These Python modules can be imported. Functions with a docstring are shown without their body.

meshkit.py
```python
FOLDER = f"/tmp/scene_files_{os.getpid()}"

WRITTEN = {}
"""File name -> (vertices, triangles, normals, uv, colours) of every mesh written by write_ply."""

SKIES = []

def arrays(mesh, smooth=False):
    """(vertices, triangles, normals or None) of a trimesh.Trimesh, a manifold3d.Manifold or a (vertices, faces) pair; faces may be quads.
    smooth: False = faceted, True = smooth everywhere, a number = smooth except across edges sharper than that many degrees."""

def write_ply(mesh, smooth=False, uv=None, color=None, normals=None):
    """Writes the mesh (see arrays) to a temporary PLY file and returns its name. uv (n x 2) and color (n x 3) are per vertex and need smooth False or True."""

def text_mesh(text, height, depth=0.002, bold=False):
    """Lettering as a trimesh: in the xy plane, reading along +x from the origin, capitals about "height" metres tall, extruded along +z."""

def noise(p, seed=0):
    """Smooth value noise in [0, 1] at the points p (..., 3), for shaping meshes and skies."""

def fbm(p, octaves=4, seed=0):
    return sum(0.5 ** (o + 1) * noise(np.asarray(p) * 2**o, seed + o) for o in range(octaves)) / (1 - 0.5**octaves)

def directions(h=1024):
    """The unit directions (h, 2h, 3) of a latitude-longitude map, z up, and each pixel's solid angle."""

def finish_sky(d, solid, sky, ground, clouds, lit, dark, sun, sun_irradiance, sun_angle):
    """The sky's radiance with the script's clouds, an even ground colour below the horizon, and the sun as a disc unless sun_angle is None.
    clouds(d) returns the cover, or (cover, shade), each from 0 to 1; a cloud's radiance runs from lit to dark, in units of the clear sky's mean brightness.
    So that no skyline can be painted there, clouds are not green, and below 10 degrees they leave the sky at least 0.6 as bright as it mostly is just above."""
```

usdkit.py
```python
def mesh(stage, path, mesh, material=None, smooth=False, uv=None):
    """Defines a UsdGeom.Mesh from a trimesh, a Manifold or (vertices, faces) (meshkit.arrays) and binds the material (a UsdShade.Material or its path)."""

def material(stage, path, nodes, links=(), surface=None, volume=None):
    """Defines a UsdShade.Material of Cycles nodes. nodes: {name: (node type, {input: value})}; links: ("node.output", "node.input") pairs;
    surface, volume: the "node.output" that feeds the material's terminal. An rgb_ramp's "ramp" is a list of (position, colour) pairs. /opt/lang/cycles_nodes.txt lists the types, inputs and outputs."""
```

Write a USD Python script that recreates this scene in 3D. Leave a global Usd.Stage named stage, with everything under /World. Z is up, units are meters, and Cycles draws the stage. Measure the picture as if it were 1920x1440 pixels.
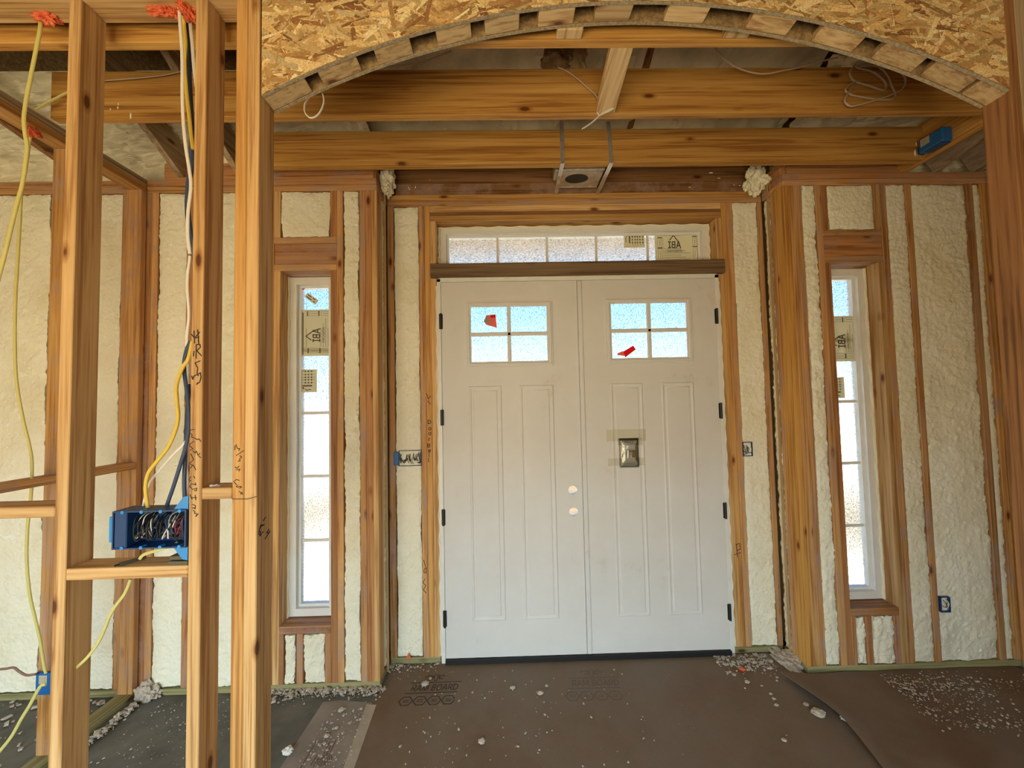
import math, random
import numpy as np, trimesh
import usdkit, meshkit
from pxr import Usd, UsdGeom, UsdLux, UsdShade, Gf, Sdf, Vt
from shapely.geometry import Polygon, LineString, Point, box as sbox
from shapely.ops import unary_union

stage = Usd.Stage.CreateInMemory()
UsdGeom.Xform.Define(stage, '/World')
RNG = np.random.default_rng(7)

# ------------------------------------------------------------------ camera, sky, sun, large lights, exposure
FPX = 740.0                                            # focal length in pixels of the 1920 x 1440 frame
EYE = np.array([0.0, -2.61979, 1.67216])
ROT = np.array([[0.9996263220, -0.0172075955, -0.0212394674], [-0.0204732822, 0.0435410610, -0.9988418397], [0.0181124553, 0.9989034361, 0.0431724947]])
cam = UsdGeom.Camera.Define(stage, '/World/camera')
cam.CreateHorizontalApertureAttr(36.0); cam.CreateVerticalApertureAttr(27.0); cam.CreateFocalLengthAttr(36.0 * FPX / 1920)
_r, _u, _b = ROT[0], -ROT[1], -ROT[2]
cam.AddTransformOp().Set(Gf.Matrix4d(*_r, 0, *_u, 0, *_b, 0, *EYE, 1))
cam.CreateExposureAttr(0.08)
cam.CreateFStopAttr(0.0)

SKY_STRENGTH, SUN_ELEV = 0.165, 0.85
sky = UsdLux.DomeLight.Define(stage, '/World/sky')
sky_mat = usdkit.material(stage, '/World/Looks/sky_air', {
    "s": ("sky_texture", {"sky_type": "multiple_scattering", "sun_disc": False, "sun_elevation": SUN_ELEV, "sun_rotation": 2.4}),
    "b": ("background_shader", {"strength": SKY_STRENGTH})}, [("s.color", "b.color")], surface="b.background")
UsdShade.MaterialBindingAPI.Apply(sky.GetPrim()).Bind(sky_mat)
sun = UsdLux.DistantLight.Define(stage, '/World/sun')
sun.CreateIntensityAttr(110000.0); sun.CreateAngleAttr(0.53); sun.CreateColorAttr(Gf.Vec3f(1, .95, .86))
_z = -np.array([-.12, .16, -.85]); _z /= np.linalg.norm(_z); _x = np.cross([0, 1, 0], _z); _x /= np.linalg.norm(_x); _y = np.cross(_z, _x)
sun.AddTransformOp().Set(Gf.Matrix4d(*_x, 0, *_y, 0, *_z, 0, 0, 0, 30, 1))


def rect_light(name, center, w, h, aim, color, intensity):
    l = UsdLux.RectLight.Define(stage, '/World/' + name)
    l.CreateWidthAttr(w); l.CreateHeightAttr(h); l.CreateIntensityAttr(intensity); l.CreateColorAttr(Gf.Vec3f(*color))
    z = -np.array(aim, float); z /= np.linalg.norm(z)
    x = np.cross([0, 0, 1], z); x /= np.linalg.norm(x); y = np.cross(z, x)
    l.AddTransformOp().Set(Gf.Matrix4d(*x, 0, *y, 0, *z, 0, *map(float, center), 1))
    return l


# daylight of the open patio wall behind the camera, and the bright sky beyond its head
rect_light('patio_daylight', (-1.5, -4.80, .82), 4.1, 1.5, (0, 1, 0.75), (1.0, .775, .41), 6.2)
rect_light('patio_sky', (-1.2, -9.4, 4.7), 7.0, 2.8, (0, 1, -.36), (.38, .75, 1.0), 17.0)

# ------------------------------------------------------------------ helpers
def ray(px, py):
    return ROT.T @ np.array([(px - 960) / FPX, (py - 720) / FPX, 1.0])


def At(px, py, axis, val):                              # the point of a world plane that a sight line meets
    d = ray(px, py); a = 'xyz'.index(axis); t = (val - EYE[a]) / d[a]
    return EYE + t * d


USED, LOC = {}, {}


def free(parent, name):
    k = (parent, name); n = USED.get(k, 0); USED[k] = n + 1
    return parent + '/' + (name if n == 0 else f'{name}_{n:03d}')


def tag(p, label=None, cat=None, group=None, kind=None):
    for k, v in (('label', label), ('category', cat), ('group', group), ('kind', kind)):
        if v: p.SetCustomDataByKey(k, v)


def thing(name, label=None, cat=None, loc=(0, 0, 0), group=None, kind=None):
    path = free('/World', name)
    x = UsdGeom.Xform.Define(stage, path); x.AddTranslateOp().Set(Gf.Vec3d(*map(float, loc)))
    LOC[path] = np.array(loc, float)
    tag(x.GetPrim(), label, cat, group, kind)
    return path


def struct(name, loc=(0, 0, 0)):
    return thing(name, loc=loc, kind='structure')


def obj(name, mesh, mat, parent='/World', label=None, cat=None, group=None, kind=None, smooth=30, tone=None):
    path = free(parent, name)
    v, f = (np.asarray(mesh[0], float), np.asarray(mesh[1], int)) if isinstance(mesh, tuple) else (np.asarray(mesh.vertices), np.asarray(mesh.faces))
    root = '/'.join(path.split('/')[:3])
    if root in LOC:
        v = v - LOC[root]
    m = usdkit.mesh(stage, path, (v, f), mat, smooth=False if tone is not None else smooth)
    if tone is not None:
        UsdGeom.PrimvarsAPI(m).CreatePrimvar('tone', Sdf.ValueTypeNames.Color3fArray, 'vertex').Set(Vt.Vec3fArray.FromNumpy(np.asarray(tone, np.float32)))
    tag(m.GetPrim(), label, cat, group, kind)
    return path


def cat_meshes(ms):
    vs, fs, n = [], [], 0
    for m in ms:
        v, f = m if isinstance(m, tuple) else (np.asarray(m.vertices), np.asarray(m.faces))
        vs.append(v); fs.append(np.asarray(f) + n); n += len(v)
    return np.vstack(vs), np.vstack(fs)


def _cb():
    S = [(-1, -1, -1), (1, -1, -1), (1, 1, -1), (-1, 1, -1), (-1, -1, 1), (1, -1, 1), (1, 1, 1), (-1, 1, 1)]
    pts = []
    for s in S:
        for a in range(3):
            pts.append((s, a))
    v = np.array([[s[k] * (1.0 if k == a else 0.8) for k in range(3)] for s, a in pts])
    h = trimesh.convex.convex_hull(v)
    idx = [int(np.argmin(np.linalg.norm(v - q, axis=1))) for q in h.vertices]
    f = np.array(idx)[h.faces]
    return pts, f


_CB = _cb()


def box(x0, x1, y0, y1, z0, z1, ch=0.0025):
    c = np.array([(x0 + x1) / 2, (y0 + y1) / 2, (z0 + z1) / 2]); h = np.abs(np.array([x1 - x0, y1 - y0, z1 - z0])) / 2
    ch = min(ch, h.min() * .45)
    v = np.array([[s[k] * (h[k] if k == a else h[k] - ch) for k in range(3)] for s, a in _CB[0]]) + c
    return v, _CB[1].copy()


def rot_box(center, size, ax, ay, az, ch=0.0025):       # a box of the given size along three axes
    v, f = box(-size[0] / 2, size[0] / 2, -size[1] / 2, size[1] / 2, -size[2] / 2, size[2] / 2, ch)
    return v @ np.array([ax, ay, az], float) + np.array(center, float), f


def frame_from(d, up=(0, 0, 1)):
    d = np.array(d, float); d /= np.linalg.norm(d)
    s = np.cross(up, d); s /= np.linalg.norm(s)
    return d, s, np.cross(d, s)


def extrude(poly, depth):
    geoms = [g for g in getattr(poly, 'geoms', [poly]) if g.area > 1e-9]
    return cat_meshes([trimesh.creation.extrude_polygon(g, depth, engine='earcut') for g in geoms])


def lay(mesh, origin, u, v, n):                         # local (x, y, z) onto origin + x u + y v + z n
    V, F = mesh if isinstance(mesh, tuple) else (np.asarray(mesh.vertices), np.asarray(mesh.faces))
    M = np.array([u, v, n], float)
    if np.linalg.det(M) < 0:
        F = np.asarray(F)[:, ::-1]
    return V @ M + np.array(origin, float), F


def spline(pts, n=8):
    P = np.array(pts, float)
    if len(P) < 3:
        return np.array([P[0] + (P[-1] - P[0]) * t for t in np.linspace(0, 1, n)])
    Q = np.vstack([2 * P[0] - P[1], P, 2 * P[-1] - P[-2]]); out = []
    for i in range(1, len(Q) - 2):
        a, b, c, d = Q[i - 1:i + 3]
        for t in np.linspace(0, 1, n, endpoint=False):
            out.append(.5 * (2 * b + (c - a) * t + (2 * a - 5 * b + 4 * c - d) * t * t + (3 * b - a - 3 * c + d) * t ** 3))
    out.append(P[-1])
    return np.array(out)


def tube(pts, r, flat=1.0, side=(1, 0, 0), seg=10, n=8, smooth=True):
    P = spline(pts, n) if smooth else np.array(pts, float)
    T = np.gradient(P, axis=0); T /= np.linalg.norm(T, axis=1, keepdims=True) + 1e-12
    s = np.array(side, float); rings = []
    for p, t in zip(P, T):
        s = s - t * (s @ t)
        if np.linalg.norm(s) < 1e-4:
            s = np.cross(t, [0, 1, .1])
        s /= np.linalg.norm(s); b = np.cross(t, s)
        a = np.linspace(0, 2 * np.pi, seg, endpoint=False)
        rings.append(p + r * np.outer(np.cos(a), s) + r * flat * np.outer(np.sin(a), b))
    V = np.vstack(rings + [P[:1], P[-1:]]); F = []
    m = len(P)
    for i in range(m - 1):
        for j in range(seg):
            a, b2 = i * seg + j, i * seg + (j + 1) % seg
            F += [[a, b2, b2 + seg], [a, b2 + seg, a + seg]]
    for j in range(seg):
        F += [[m * seg, (j + 1) % seg, j], [m * seg + 1, (m - 1) * seg + j, (m - 1) * seg + (j + 1) % seg]]
    return V, np.array(F)


def grid_faces(nu, nv, off=0):
    i, j = np.meshgrid(np.arange(nu - 1), np.arange(nv - 1), indexing='ij')
    a = (i * nv + j).ravel() + off
    return np.vstack([np.stack([a, a + nv, a + nv + 1], 1), np.stack([a, a + nv + 1, a + 1], 1)])


def foam_panel(origin, u, v, nrm, W, H, seed, amp=.007, step=.0095, sink=.04, rag=.013, lift=.0, inset=.001, coarse=.0):
    """Sprayed foam between studs: a bumpy slab with ragged edges that fall back into the bay."""
    u, v, nrm = (np.array(a, float) for a in (u, v, nrm))
    nu, nv = max(6, int(W / step)), max(6, int(H / (step * 1.15)))
    s, t = np.linspace(0, W, nu), np.linspace(0, H, nv)
    S, Tt = np.meshgrid(s, t, indexing='ij')
    # ragged edges
    def edge(w, k):
        p = np.stack([w * 28, np.full_like(w, k * 7.3), np.full_like(w, seed * 1.7)], -1)
        q = np.stack([w * 5, np.full_like(w, k * 3.1), np.full_like(w, seed * 2.9)], -1)
        return rag * (1.0 * np.clip(meshkit.fbm(p * 1.8, 3, seed + k) - .25, 0, 1) + 1.5 * np.clip(meshkit.fbm(q, 2, seed + k + 50) - .42, 0, 1)) + inset
    l, r_, b, tp = edge(Tt[0], 1), edge(Tt[0], 2), edge(S[:, 0], 3), edge(S[:, 0], 4)
    fs, ft = S / W, Tt / H
    S2 = l[None] + fs * (W - l - r_)[None]
    T2 = b[:, None] + ft * (H - b - tp)[:, None]
    p = np.stack([S2 * 32 + seed * 3.3, T2 * 32, np.full_like(S2, seed * .77)], -1)
    h = 1.5 * amp * (np.abs(meshkit.fbm(p, 3, seed) - .5) * 3.2 - .4)
    p2 = np.stack([S2 * 6 + seed, T2 * 6, np.full_like(S2, seed * .37)], -1)
    h += (amp * .8 + coarse) * (meshkit.fbm(p2, 3, seed + 9) - .5) * 2
    dist = np.minimum(np.minimum(S2 - l[None], (W - r_)[None] - S2), np.minimum(T2 - b[:, None], (H - tp)[:, None] - T2))
    h = h + lift - .006 * np.exp(-dist / .012)
    P = np.array(origin, float) + S2[..., None] * u + T2[..., None] * v + h[..., None] * nrm
    V = P.reshape(-1, 3); F = grid_faces(nu, nv)
    # skirt
    ring = [i * nv for i in range(nu)] + [(nu - 1) * nv + j for j in range(1, nv)] + [i * nv + nv - 1 for i in range(nu - 2, -1, -1)] + [j for j in range(nv - 2, 0, -1)]
    ring = np.array(ring); back = V[ring] - sink * nrm
    n0 = len(V); V = np.vstack([V, back]); k = len(ring)
    a, c = ring, np.roll(ring, -1); a2, c2 = n0 + np.arange(k), n0 + np.roll(np.arange(k), -1)
    F = np.vstack([F, np.stack([a, a2, c2], 1), np.stack([a, c2, c], 1)])
    if np.cross(u, v) @ nrm < 0:
        F = F[:, ::-1]
    return V, F


def lump(center, size, seed, sub=3, amp=.35, freq=2.2):
    m = trimesh.creation.icosphere(subdivisions=sub)
    v = np.array(m.vertices)
    d = 1 + amp * (meshkit.fbm(v * freq + seed * 5.1, 4, seed) - .5) * 2
    return v * d[:, None] * np.array(size) + np.array(center), np.array(m.faces)


def crumbs(points, sizes, seed, flat=.6):
    r = np.random.default_rng(seed); ms = []
    base = np.array([[-1, -1, -1], [1, -1, -1], [1, 1, -1], [-1, 1, -1], [-1, -1, 1], [1, -1, 1], [1, 1, 1], [-1, 1, 1]], float)
    F = np.array([[0, 2, 1], [0, 3, 2], [4, 5, 6], [4, 6, 7], [0, 1, 5], [0, 5, 4], [1, 2, 6], [1, 6, 5], [2, 3, 7], [2, 7, 6], [3, 0, 4], [3, 4, 7]])
    for p, s in zip(points, sizes):
        v = base * (1 + r.uniform(-.5, .3, (8, 3))) * .5 * s * np.array([r.uniform(.6, 1.5), r.uniform(.6, 1.2), flat * r.uniform(.5, 1.2)])
        a = r.uniform(0, 6.3); c, sn = math.cos(a), math.sin(a)
        v = v @ np.array([[c, sn, 0], [-sn, c, 0], [0, 0, 1]])
        v[:, 2] -= v[:, 2].min()
        ms.append((v + np.array(p), F))
    return cat_meshes(ms)


def strokes(lines, w):                                  # pen strokes as one flat shape
    return unary_union([LineString(l).buffer(w / 2, 4) if len(l) > 1 else Point(l[0]).buffer(w * .7, 4) for l in lines])


def pen(lines_px, axis, val, w, depth=.0004):           # handwriting on a plane of the room
    out = []
    for l in lines_px:
        P = [At(x, y, axis, val) for x, y in l]
        if axis == 'y':
            out.append([(p[0], p[2]) for p in P])
        elif axis == 'x':
            out.append([(p[1], p[2]) for p in P])
        else:
            out.append([(p[0], p[1]) for p in P])
    m = extrude(strokes(out, w), depth)
    if axis == 'y':
        return lay(m, (0, val, 0), (1, 0, 0), (0, 0, 1), (0, -1, 0))
    if axis == 'x':
        return lay(m, (val, 0, 0), (0, 1, 0), (0, 0, 1), (1, 0, 0))
    return lay(m, (0, 0, val), (1, 0, 0), (0, 1, 0), (0, 0, 1))


def scaled(lines, ox, oy, s):
    return [[(ox + x / s, oy + y / s) for x, y in l] for l in lines]


# ------------------------------------------------------------------ materials
LOOKS = '/World/Looks/'


def simple(name, color, rough=.6, metal=0.0, spec=.5, bump=0.0, bscale=60, var=0.0, vscale=6, dark=None, **kw):
    nodes = {"p": ("principled_bsdf", {"base_color": color, "roughness": rough, "metallic": metal, "specular_ior_level": spec, **kw})}
    links = []
    if bump or var:
        nodes["g"] = ("geometry", {})
    if bump:
        nodes["bn"] = ("noise_texture", {"scale": bscale, "detail": 4.0}); nodes["bb"] = ("bump", {"strength": bump, "distance": .004})
        links += [("g.position", "bn.vector"), ("bn.fac", "bb.height"), ("bb.normal", "p.normal")]
    if var:
        d = dark or tuple(c * (1 - var) for c in color)
        nodes["vn"] = ("noise_texture", {"scale": vscale, "detail": 6.0, "roughness": .65})
        nodes["vr"] = ("rgb_ramp", {"ramp": [(.38, d), (.62, color)]})
        links += [("g.position", "vn.vector"), ("vn.fac", "vr.fac"), ("vr.color", "p.base_color")]
    return usdkit.material(stage, LOOKS + name, nodes, links, surface="p.BSDF")


def thin_film(name, color, thru):
    return usdkit.material(stage, LOOKS + name, {"d": ("diffuse_bsdf", {"color": color}), "t": ("translucent_bsdf", {"color": color}), "m": ("mix_closure", {"fac": thru})},
        [("d.BSDF", "m.closure1"), ("t.BSDF", "m.closure2")], surface="m.closure")


PAL = {
    'pine': ((.40, .20, .070), (.60, .36, .145), (.72, .47, .22)),
    'pale': ((.46, .27, .12), (.66, .45, .22), (.76, .55, .30)),
    'amber': ((.38, .17, .045), (.56, .29, .085), (.66, .38, .13)),
    'fir': ((.33, .145, .045), (.54, .28, .102), (.66, .38, .155)),
    'weathered': ((.12, .07, .036), (.20, .125, .066), (.27, .18, .10)),
    'red': ((.29, .115, .037), (.46, .21, .078), (.55, .28, .11)),
    'joist': ((.36, .15, .030), (.55, .275, .062), (.64, .36, .10)),
    'umber': ((.15, .065, .022), (.27, .125, .046), (.34, .165, .065)),
    'treated': ((.20, .175, .075), (.30, .265, .12), (.37, .33, .165)),
    'grey': ((.22, .15, .085), (.36, .26, .155), (.44, .33, .21)),
}


def wood(pal, axis, stain=0.0):
    name = f'{pal}_lumber_along_{axis}' + ('_stained' if stain else '')
    p = LOOKS + name
    if stage.GetPrimAtPath(p):
        return UsdShade.Material.Get(stage, p)
    d, m, l = PAL[pal]
    def sc(cross, along):
        return tuple(along if a == axis else cross for a in 'xyz')
    nodes = {
        "g": ("geometry", {}), "oi": ("object_info", {}),
        "rv": ("vector_math", {"math_type": "scale", "vector1": (13.1, 7.7, 9.3)}), "ad": ("vector_math", {"math_type": "add"}),
        "m1": ("mapping", {"scale": sc(95, 2.2)}), "n1": ("noise_texture", {"scale": 1.0, "detail": 4.0, "roughness": .6, "distortion": .3}),
        "m2": ("mapping", {"scale": sc(26, .75)}), "n2": ("noise_texture", {"scale": 1.0, "detail": 3.0, "roughness": .55, "distortion": 1.3}),
        "mx": ("mix_float", {"fac": .42}),
        "r": ("rgb_ramp", {"ramp": [(.33, tuple(c * .8 for c in d)), (.41, d), (.50, m), (.64, l)]}),
        "m3": ("mapping", {"scale": sc(8.6, 3.5)}), "vo": ("voronoi_texture", {"scale": 1.0, "randomness": 1.0}),
        "kr": ("rgb_ramp", {"ramp": [(0.0, (.10, .035, .015)), (.070, (.18, .07, .03)), (.092, (.62, .45, .34)), (.17, (1, 1, 1)), (1, (1, 1, 1))]}),
        "mu": ("mix_color", {"blend_type": "multiply", "fac": .9}),
        "mr": ("map_range", {"from_min": 0.0, "from_max": 1.0, "to_min": .80, "to_max": 1.16}),
        "hs": ("hsv", {}),
        "bb": ("bump", {"strength": .22, "distance": .002}),
        "p": ("principled_bsdf", {"roughness": .62, "specular_ior_level": .32}),
    }
    links = [("oi.random", "rv.scale"), ("g.position", "ad.vector1"), ("rv.vector", "ad.vector2"),
             ("ad.vector", "m1.vector"), ("ad.vector", "m2.vector"), ("ad.vector", "m3.vector"), ("m1.vector", "n1.vector"), ("m2.vector", "n2.vector"), ("m3.vector", "vo.vector"),
             ("n2.fac", "mx.a"), ("n1.fac", "mx.b"), ("mx.result", "r.fac"), ("vo.distance", "kr.fac"), ("r.color", "mu.a"), ("kr.color", "mu.b"),
             ("oi.random", "mr.value"), ("mr.result", "hs.value"), ("mu.result", "hs.color"), ("n1.fac", "bb.height"), ("bb.normal", "p.normal")]
    out = "hs.color"
    if stain:
        nodes["sn"] = ("noise_texture", {"scale": 4.2, "detail": 7.0, "roughness": .72})
        nodes["sr"] = ("rgb_ramp", {"ramp": [(.50 - .12 * stain, (0, 0, 0)), (.70, (.85, .85, .85))]})
        nodes["sm"] = ("mix_color", {"blend_type": "mix", "b": (.40, .275, .225)})
        links += [("ad.vector", "sn.vector"), ("sn.fac", "sr.fac"), ("sr.color", "sm.fac"), ("hs.color", "sm.a")]
        out = "sm.result"
    links.append((out, "p.base_color"))
    return usdkit.material(stage, p, nodes, links, surface="p.BSDF")


FOAM = usdkit.material(stage, LOOKS + 'spray_foam', {
    "g": ("geometry", {}), "n": ("noise_texture", {"scale": 3.0, "detail": 6.0, "roughness": .6}),
    "r": ("rgb_ramp", {"ramp": [(.30, (.80, .74, .53)), (.5, (.88, .835, .655)), (.7, (.92, .885, .74))]}),
    "b1": ("noise_texture", {"scale": 75.0, "detail": 4.0, "roughness": .6}), "b2": ("voronoi_texture", {"scale": 42.0, "feature": "smooth_f1", "smoothness": .6}),
    "ma": ("math", {"math_type": "add"}), "bb": ("bump", {"strength": .6, "distance": .008}),
    "p": ("principled_bsdf", {"roughness": .75, "specular_ior_level": .25})},
    [("g.position", "n.vector"), ("n.fac", "r.fac"), ("r.color", "p.base_color"), ("g.position", "b1.vector"), ("g.position", "b2.vector"),
     ("b1.fac", "ma.value1"), ("b2.distance", "ma.value2"), ("ma.value", "bb.height"), ("bb.normal", "p.normal")], surface="p.BSDF")
ROOF_FOAM = simple('roof_foam', (.84, .77, .57), .8, bump=.9, bscale=24, var=.25, vscale=5)
CRUMB = simple('foam_crumb', (.58, .49, .39), .85, var=.25, vscale=40)
WHITE_CRUMB = simple('white_foam_chunk', (.85, .85, .80), .8, bump=.4)
WHITE = simple('white_vinyl', (.80, .79, .74), .38, var=.06, vscale=9)
DOOR = usdkit.material(stage, LOOKS + 'primed_door', {
    "g": ("geometry", {}), "n": ("noise_texture", {"scale": 2.6, "detail": 8.0, "roughness": .75}), "r": ("rgb_ramp", {"ramp": [(.28, (.60, .54, .46)), (.40, (.70, .675, .63)), (.7, (.74, .725, .69))]}),
    "mp": ("mapping", {"scale": (400.0, 1.0, 26.0)}), "gn": ("noise_texture", {"scale": 1.0, "detail": 2.0}), "bb": ("bump", {"strength": .05, "distance": .001}),
    "p": ("principled_bsdf", {"roughness": .5, "specular_ior_level": .35})},
    [("g.position", "n.vector"), ("n.fac", "r.fac"), ("r.color", "p.base_color"), ("g.position", "mp.vector"), ("mp.vector", "gn.vector"), ("gn.fac", "bb.height"), ("bb.normal", "p.normal")], surface="p.BSDF")
BLACK = simple('black_metal', (.012, .012, .013), .45)
RUBBER = simple('black_sill', (.008, .008, .008), .6)
INK = simple('black_ink', (.02, .018, .016), .7)
PENCIL = simple('faded_ink', (.05, .038, .022), .8)
PRINT = simple('dark_board_print', (.055, .038, .026), .85)
FAINT = simple('worn_board_print', (.15, .105, .072), .9)
BLUE = simple('blue_box_plastic', (.012, .12, .36), .4)
BLUE_DK = simple('navy_box_plastic', (.006, .045, .15), .5)
BLUE_LT = simple('bright_blue_plastic', (.02, .25, .62), .35)
NAVY = simple('navy_cable_sheath', (.03, .055, .12), .5)
YELLOW = simple('yellow_cable_sheath', (.72, .50, .06), .5)
PALE_Y = simple('dusty_yellow_cable_sheath', (.60, .53, .17), .6)
WIRE_W = simple('white_cable_sheath', (.74, .69, .61), .55)
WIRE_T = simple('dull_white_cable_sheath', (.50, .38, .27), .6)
WIRE_K = simple('black_wire', (.015, .015, .016), .5)
WIRE_R = simple('red_wire', (.25, .03, .03), .5)
COPPER = simple('copper_wire', (.48, .22, .10), .4, metal=.6)
BROWNC = simple('brown_cable_sheath', (.22, .13, .085), .6)
ORANGE = simple('orange_fire_foam', (.86, .20, .07), .65, bump=.5, bscale=90, var=.3, vscale=60, dark=(.62, .09, .03))
STEEL = simple('galvanized_steel', (.74, .72, .66), .34, metal=.7, bump=.08, bscale=50, var=.3, vscale=18)
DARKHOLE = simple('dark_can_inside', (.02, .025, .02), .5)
RED = thin_film('red_tag_film', (.85, .03, .035), .5)
PINK = thin_film('pink_tag_print', (.88, .26, .20), .5)
TAPE = simple('tan_seam_tape', (.46, .385, .29), .55, var=.15, vscale=14)
BRASS = simple('brass_latch', (.50, .30, .10), .35, metal=.8)
SHIM = simple('olive_composite_shim', (.10, .085, .045), .6)
CREAM = thin_film('label_paper', (.78, .71, .52), .55)
LINE = simple('label_print', (.10, .09, .06), .8)
GREYL = simple('label_grey_print', (.40, .37, .28), .8)
RAM = usdkit.material(stage, LOOKS + 'kraft_floor_board', {
    "g": ("geometry", {}), "n": ("noise_texture", {"scale": 1.7, "detail": 7.0, "roughness": .65}), "r": ("rgb_ramp", {"ramp": [(.34, (.165, .098, .054)), (.5, (.19, .127, .080)), (.66, (.20, .146, .102))]}),
    "n2": ("noise_texture", {"scale": 160.0, "detail": 3.0}), "mx": ("mix_color", {"blend_type": "overlay", "fac": .25}), "bb": ("bump", {"strength": .1, "distance": .002}),
    "p": ("principled_bsdf", {"roughness": .62, "specular_ior_level": .35})},
    [("g.position", "n.vector"), ("n.fac", "r.fac"), ("g.position", "n2.vector"), ("r.color", "mx.a"), ("n2.color", "mx.b"), ("mx.result", "p.base_color"), ("n.fac", "bb.height"), ("bb.normal", "p.normal")], surface="p.BSDF")
RAM_GREY = simple('dusty_grey_floor_board', (.31, .255, .21), .5, var=.3, vscale=3, bump=.08, bscale=8)
CONC = simple('dark_concrete', (.145, .135, .11), .7, var=.4, vscale=4, bump=.2, bscale=25)
OSBM = usdkit.material(stage, LOOKS + 'strand_board', {
    "a": ("attribute", {"attribute": "tone"}), "g": ("geometry", {}), "n": ("noise_texture", {"scale": 150.0, "detail": 4.0}),
    "mr": ("map_range", {"from_min": .3, "from_max": .7, "to_min": .72, "to_max": 1.12}), "hs": ("hsv", {}), "p": ("principled_bsdf", {"roughness": .55, "specular_ior_level": .4})},
    [("a.color", "hs.color"), ("g.position", "n.vector"), ("n.fac", "mr.value"), ("mr.result", "hs.value"), ("hs.color", "p.base_color")], surface="p.BSDF")
OSB_PLAIN = simple('strand_board_core', (.46, .29, .125), .75, var=.5, vscale=55, bump=.5, bscale=70)
OSB_EDGE = simple('strand_board_edge', (.52, .41, .26), .8, var=.45, vscale=110, bump=.6, bscale=120)


def obscure(name, sx, sz, strength=.75):
    return usdkit.material(stage, LOOKS + name, {
        "g": ("geometry", {}), "m": ("mapping", {"scale": (sx, 30.0, sz)}), "n": ("noise_texture", {"scale": 1.0, "detail": 2.5, "roughness": .55, "distortion": .6}),
        "cr": ("rgb_ramp", {"ramp": [(.36, (.56, .64, .66)), (.47, (.90, .94, .96)), (.55, (1, 1, 1))]}),
        "bb": ("bump", {"strength": strength, "distance": .004}), "gl": ("glass_bsdf", {"roughness": .03, "IOR": 1.45}), "tt": ("transparent_bsdf", {}), "mx": ("mix_closure", {"fac": .36})},
        [("n.fac", "cr.fac"), ("cr.color", "gl.color"), ("cr.color", "tt.color"), ("g.position", "m.vector"), ("m.vector", "n.vector"), ("n.fac", "bb.height"), ("bb.normal", "gl.normal"), ("gl.BSDF", "mx.closure1"), ("tt.BSDF", "mx.closure2")], surface="mx.closure")


RAIN = obscure('rain_glass', 260, 95)
REED = obscure('ripple_glass', 70, 300)
BAGM = usdkit.material(stage, LOOKS + 'clear_bag_film', {
    "t": ("transparent_bsdf", {"color": (.93, .93, .90)}), "gl": ("glossy_bsdf", {"color": (.9, .9, .88), "roughness": .12}), "f": ("fresnel", {"IOR": 1.9}), "m": ("mix_closure", {})},
    [("f.fac", "m.fac"), ("t.BSDF", "m.closure1"), ("gl.BSDF", "m.closure2")], surface="m.closure")
FILM = usdkit.material(stage, LOOKS + 'clear_packing_tape', {
    "t": ("transparent_bsdf", {"color": (.965, .955, .92)}), "gl": ("glossy_bsdf", {"color": (.9, .88, .8), "roughness": .2}), "f": ("fresnel", {"IOR": 1.4}), "m": ("mix_closure", {})},
    [("f.fac", "m.fac"), ("t.BSDF", "m.closure1"), ("gl.BSDF", "m.closure2")], surface="m.closure")
SHEETING = simple('outer_sheathing', (.45, .30, .14), .8)
PORCH = simple('porch_wood_ceiling', (.55, .36, .17), .6, var=.35, vscale=3)
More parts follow.
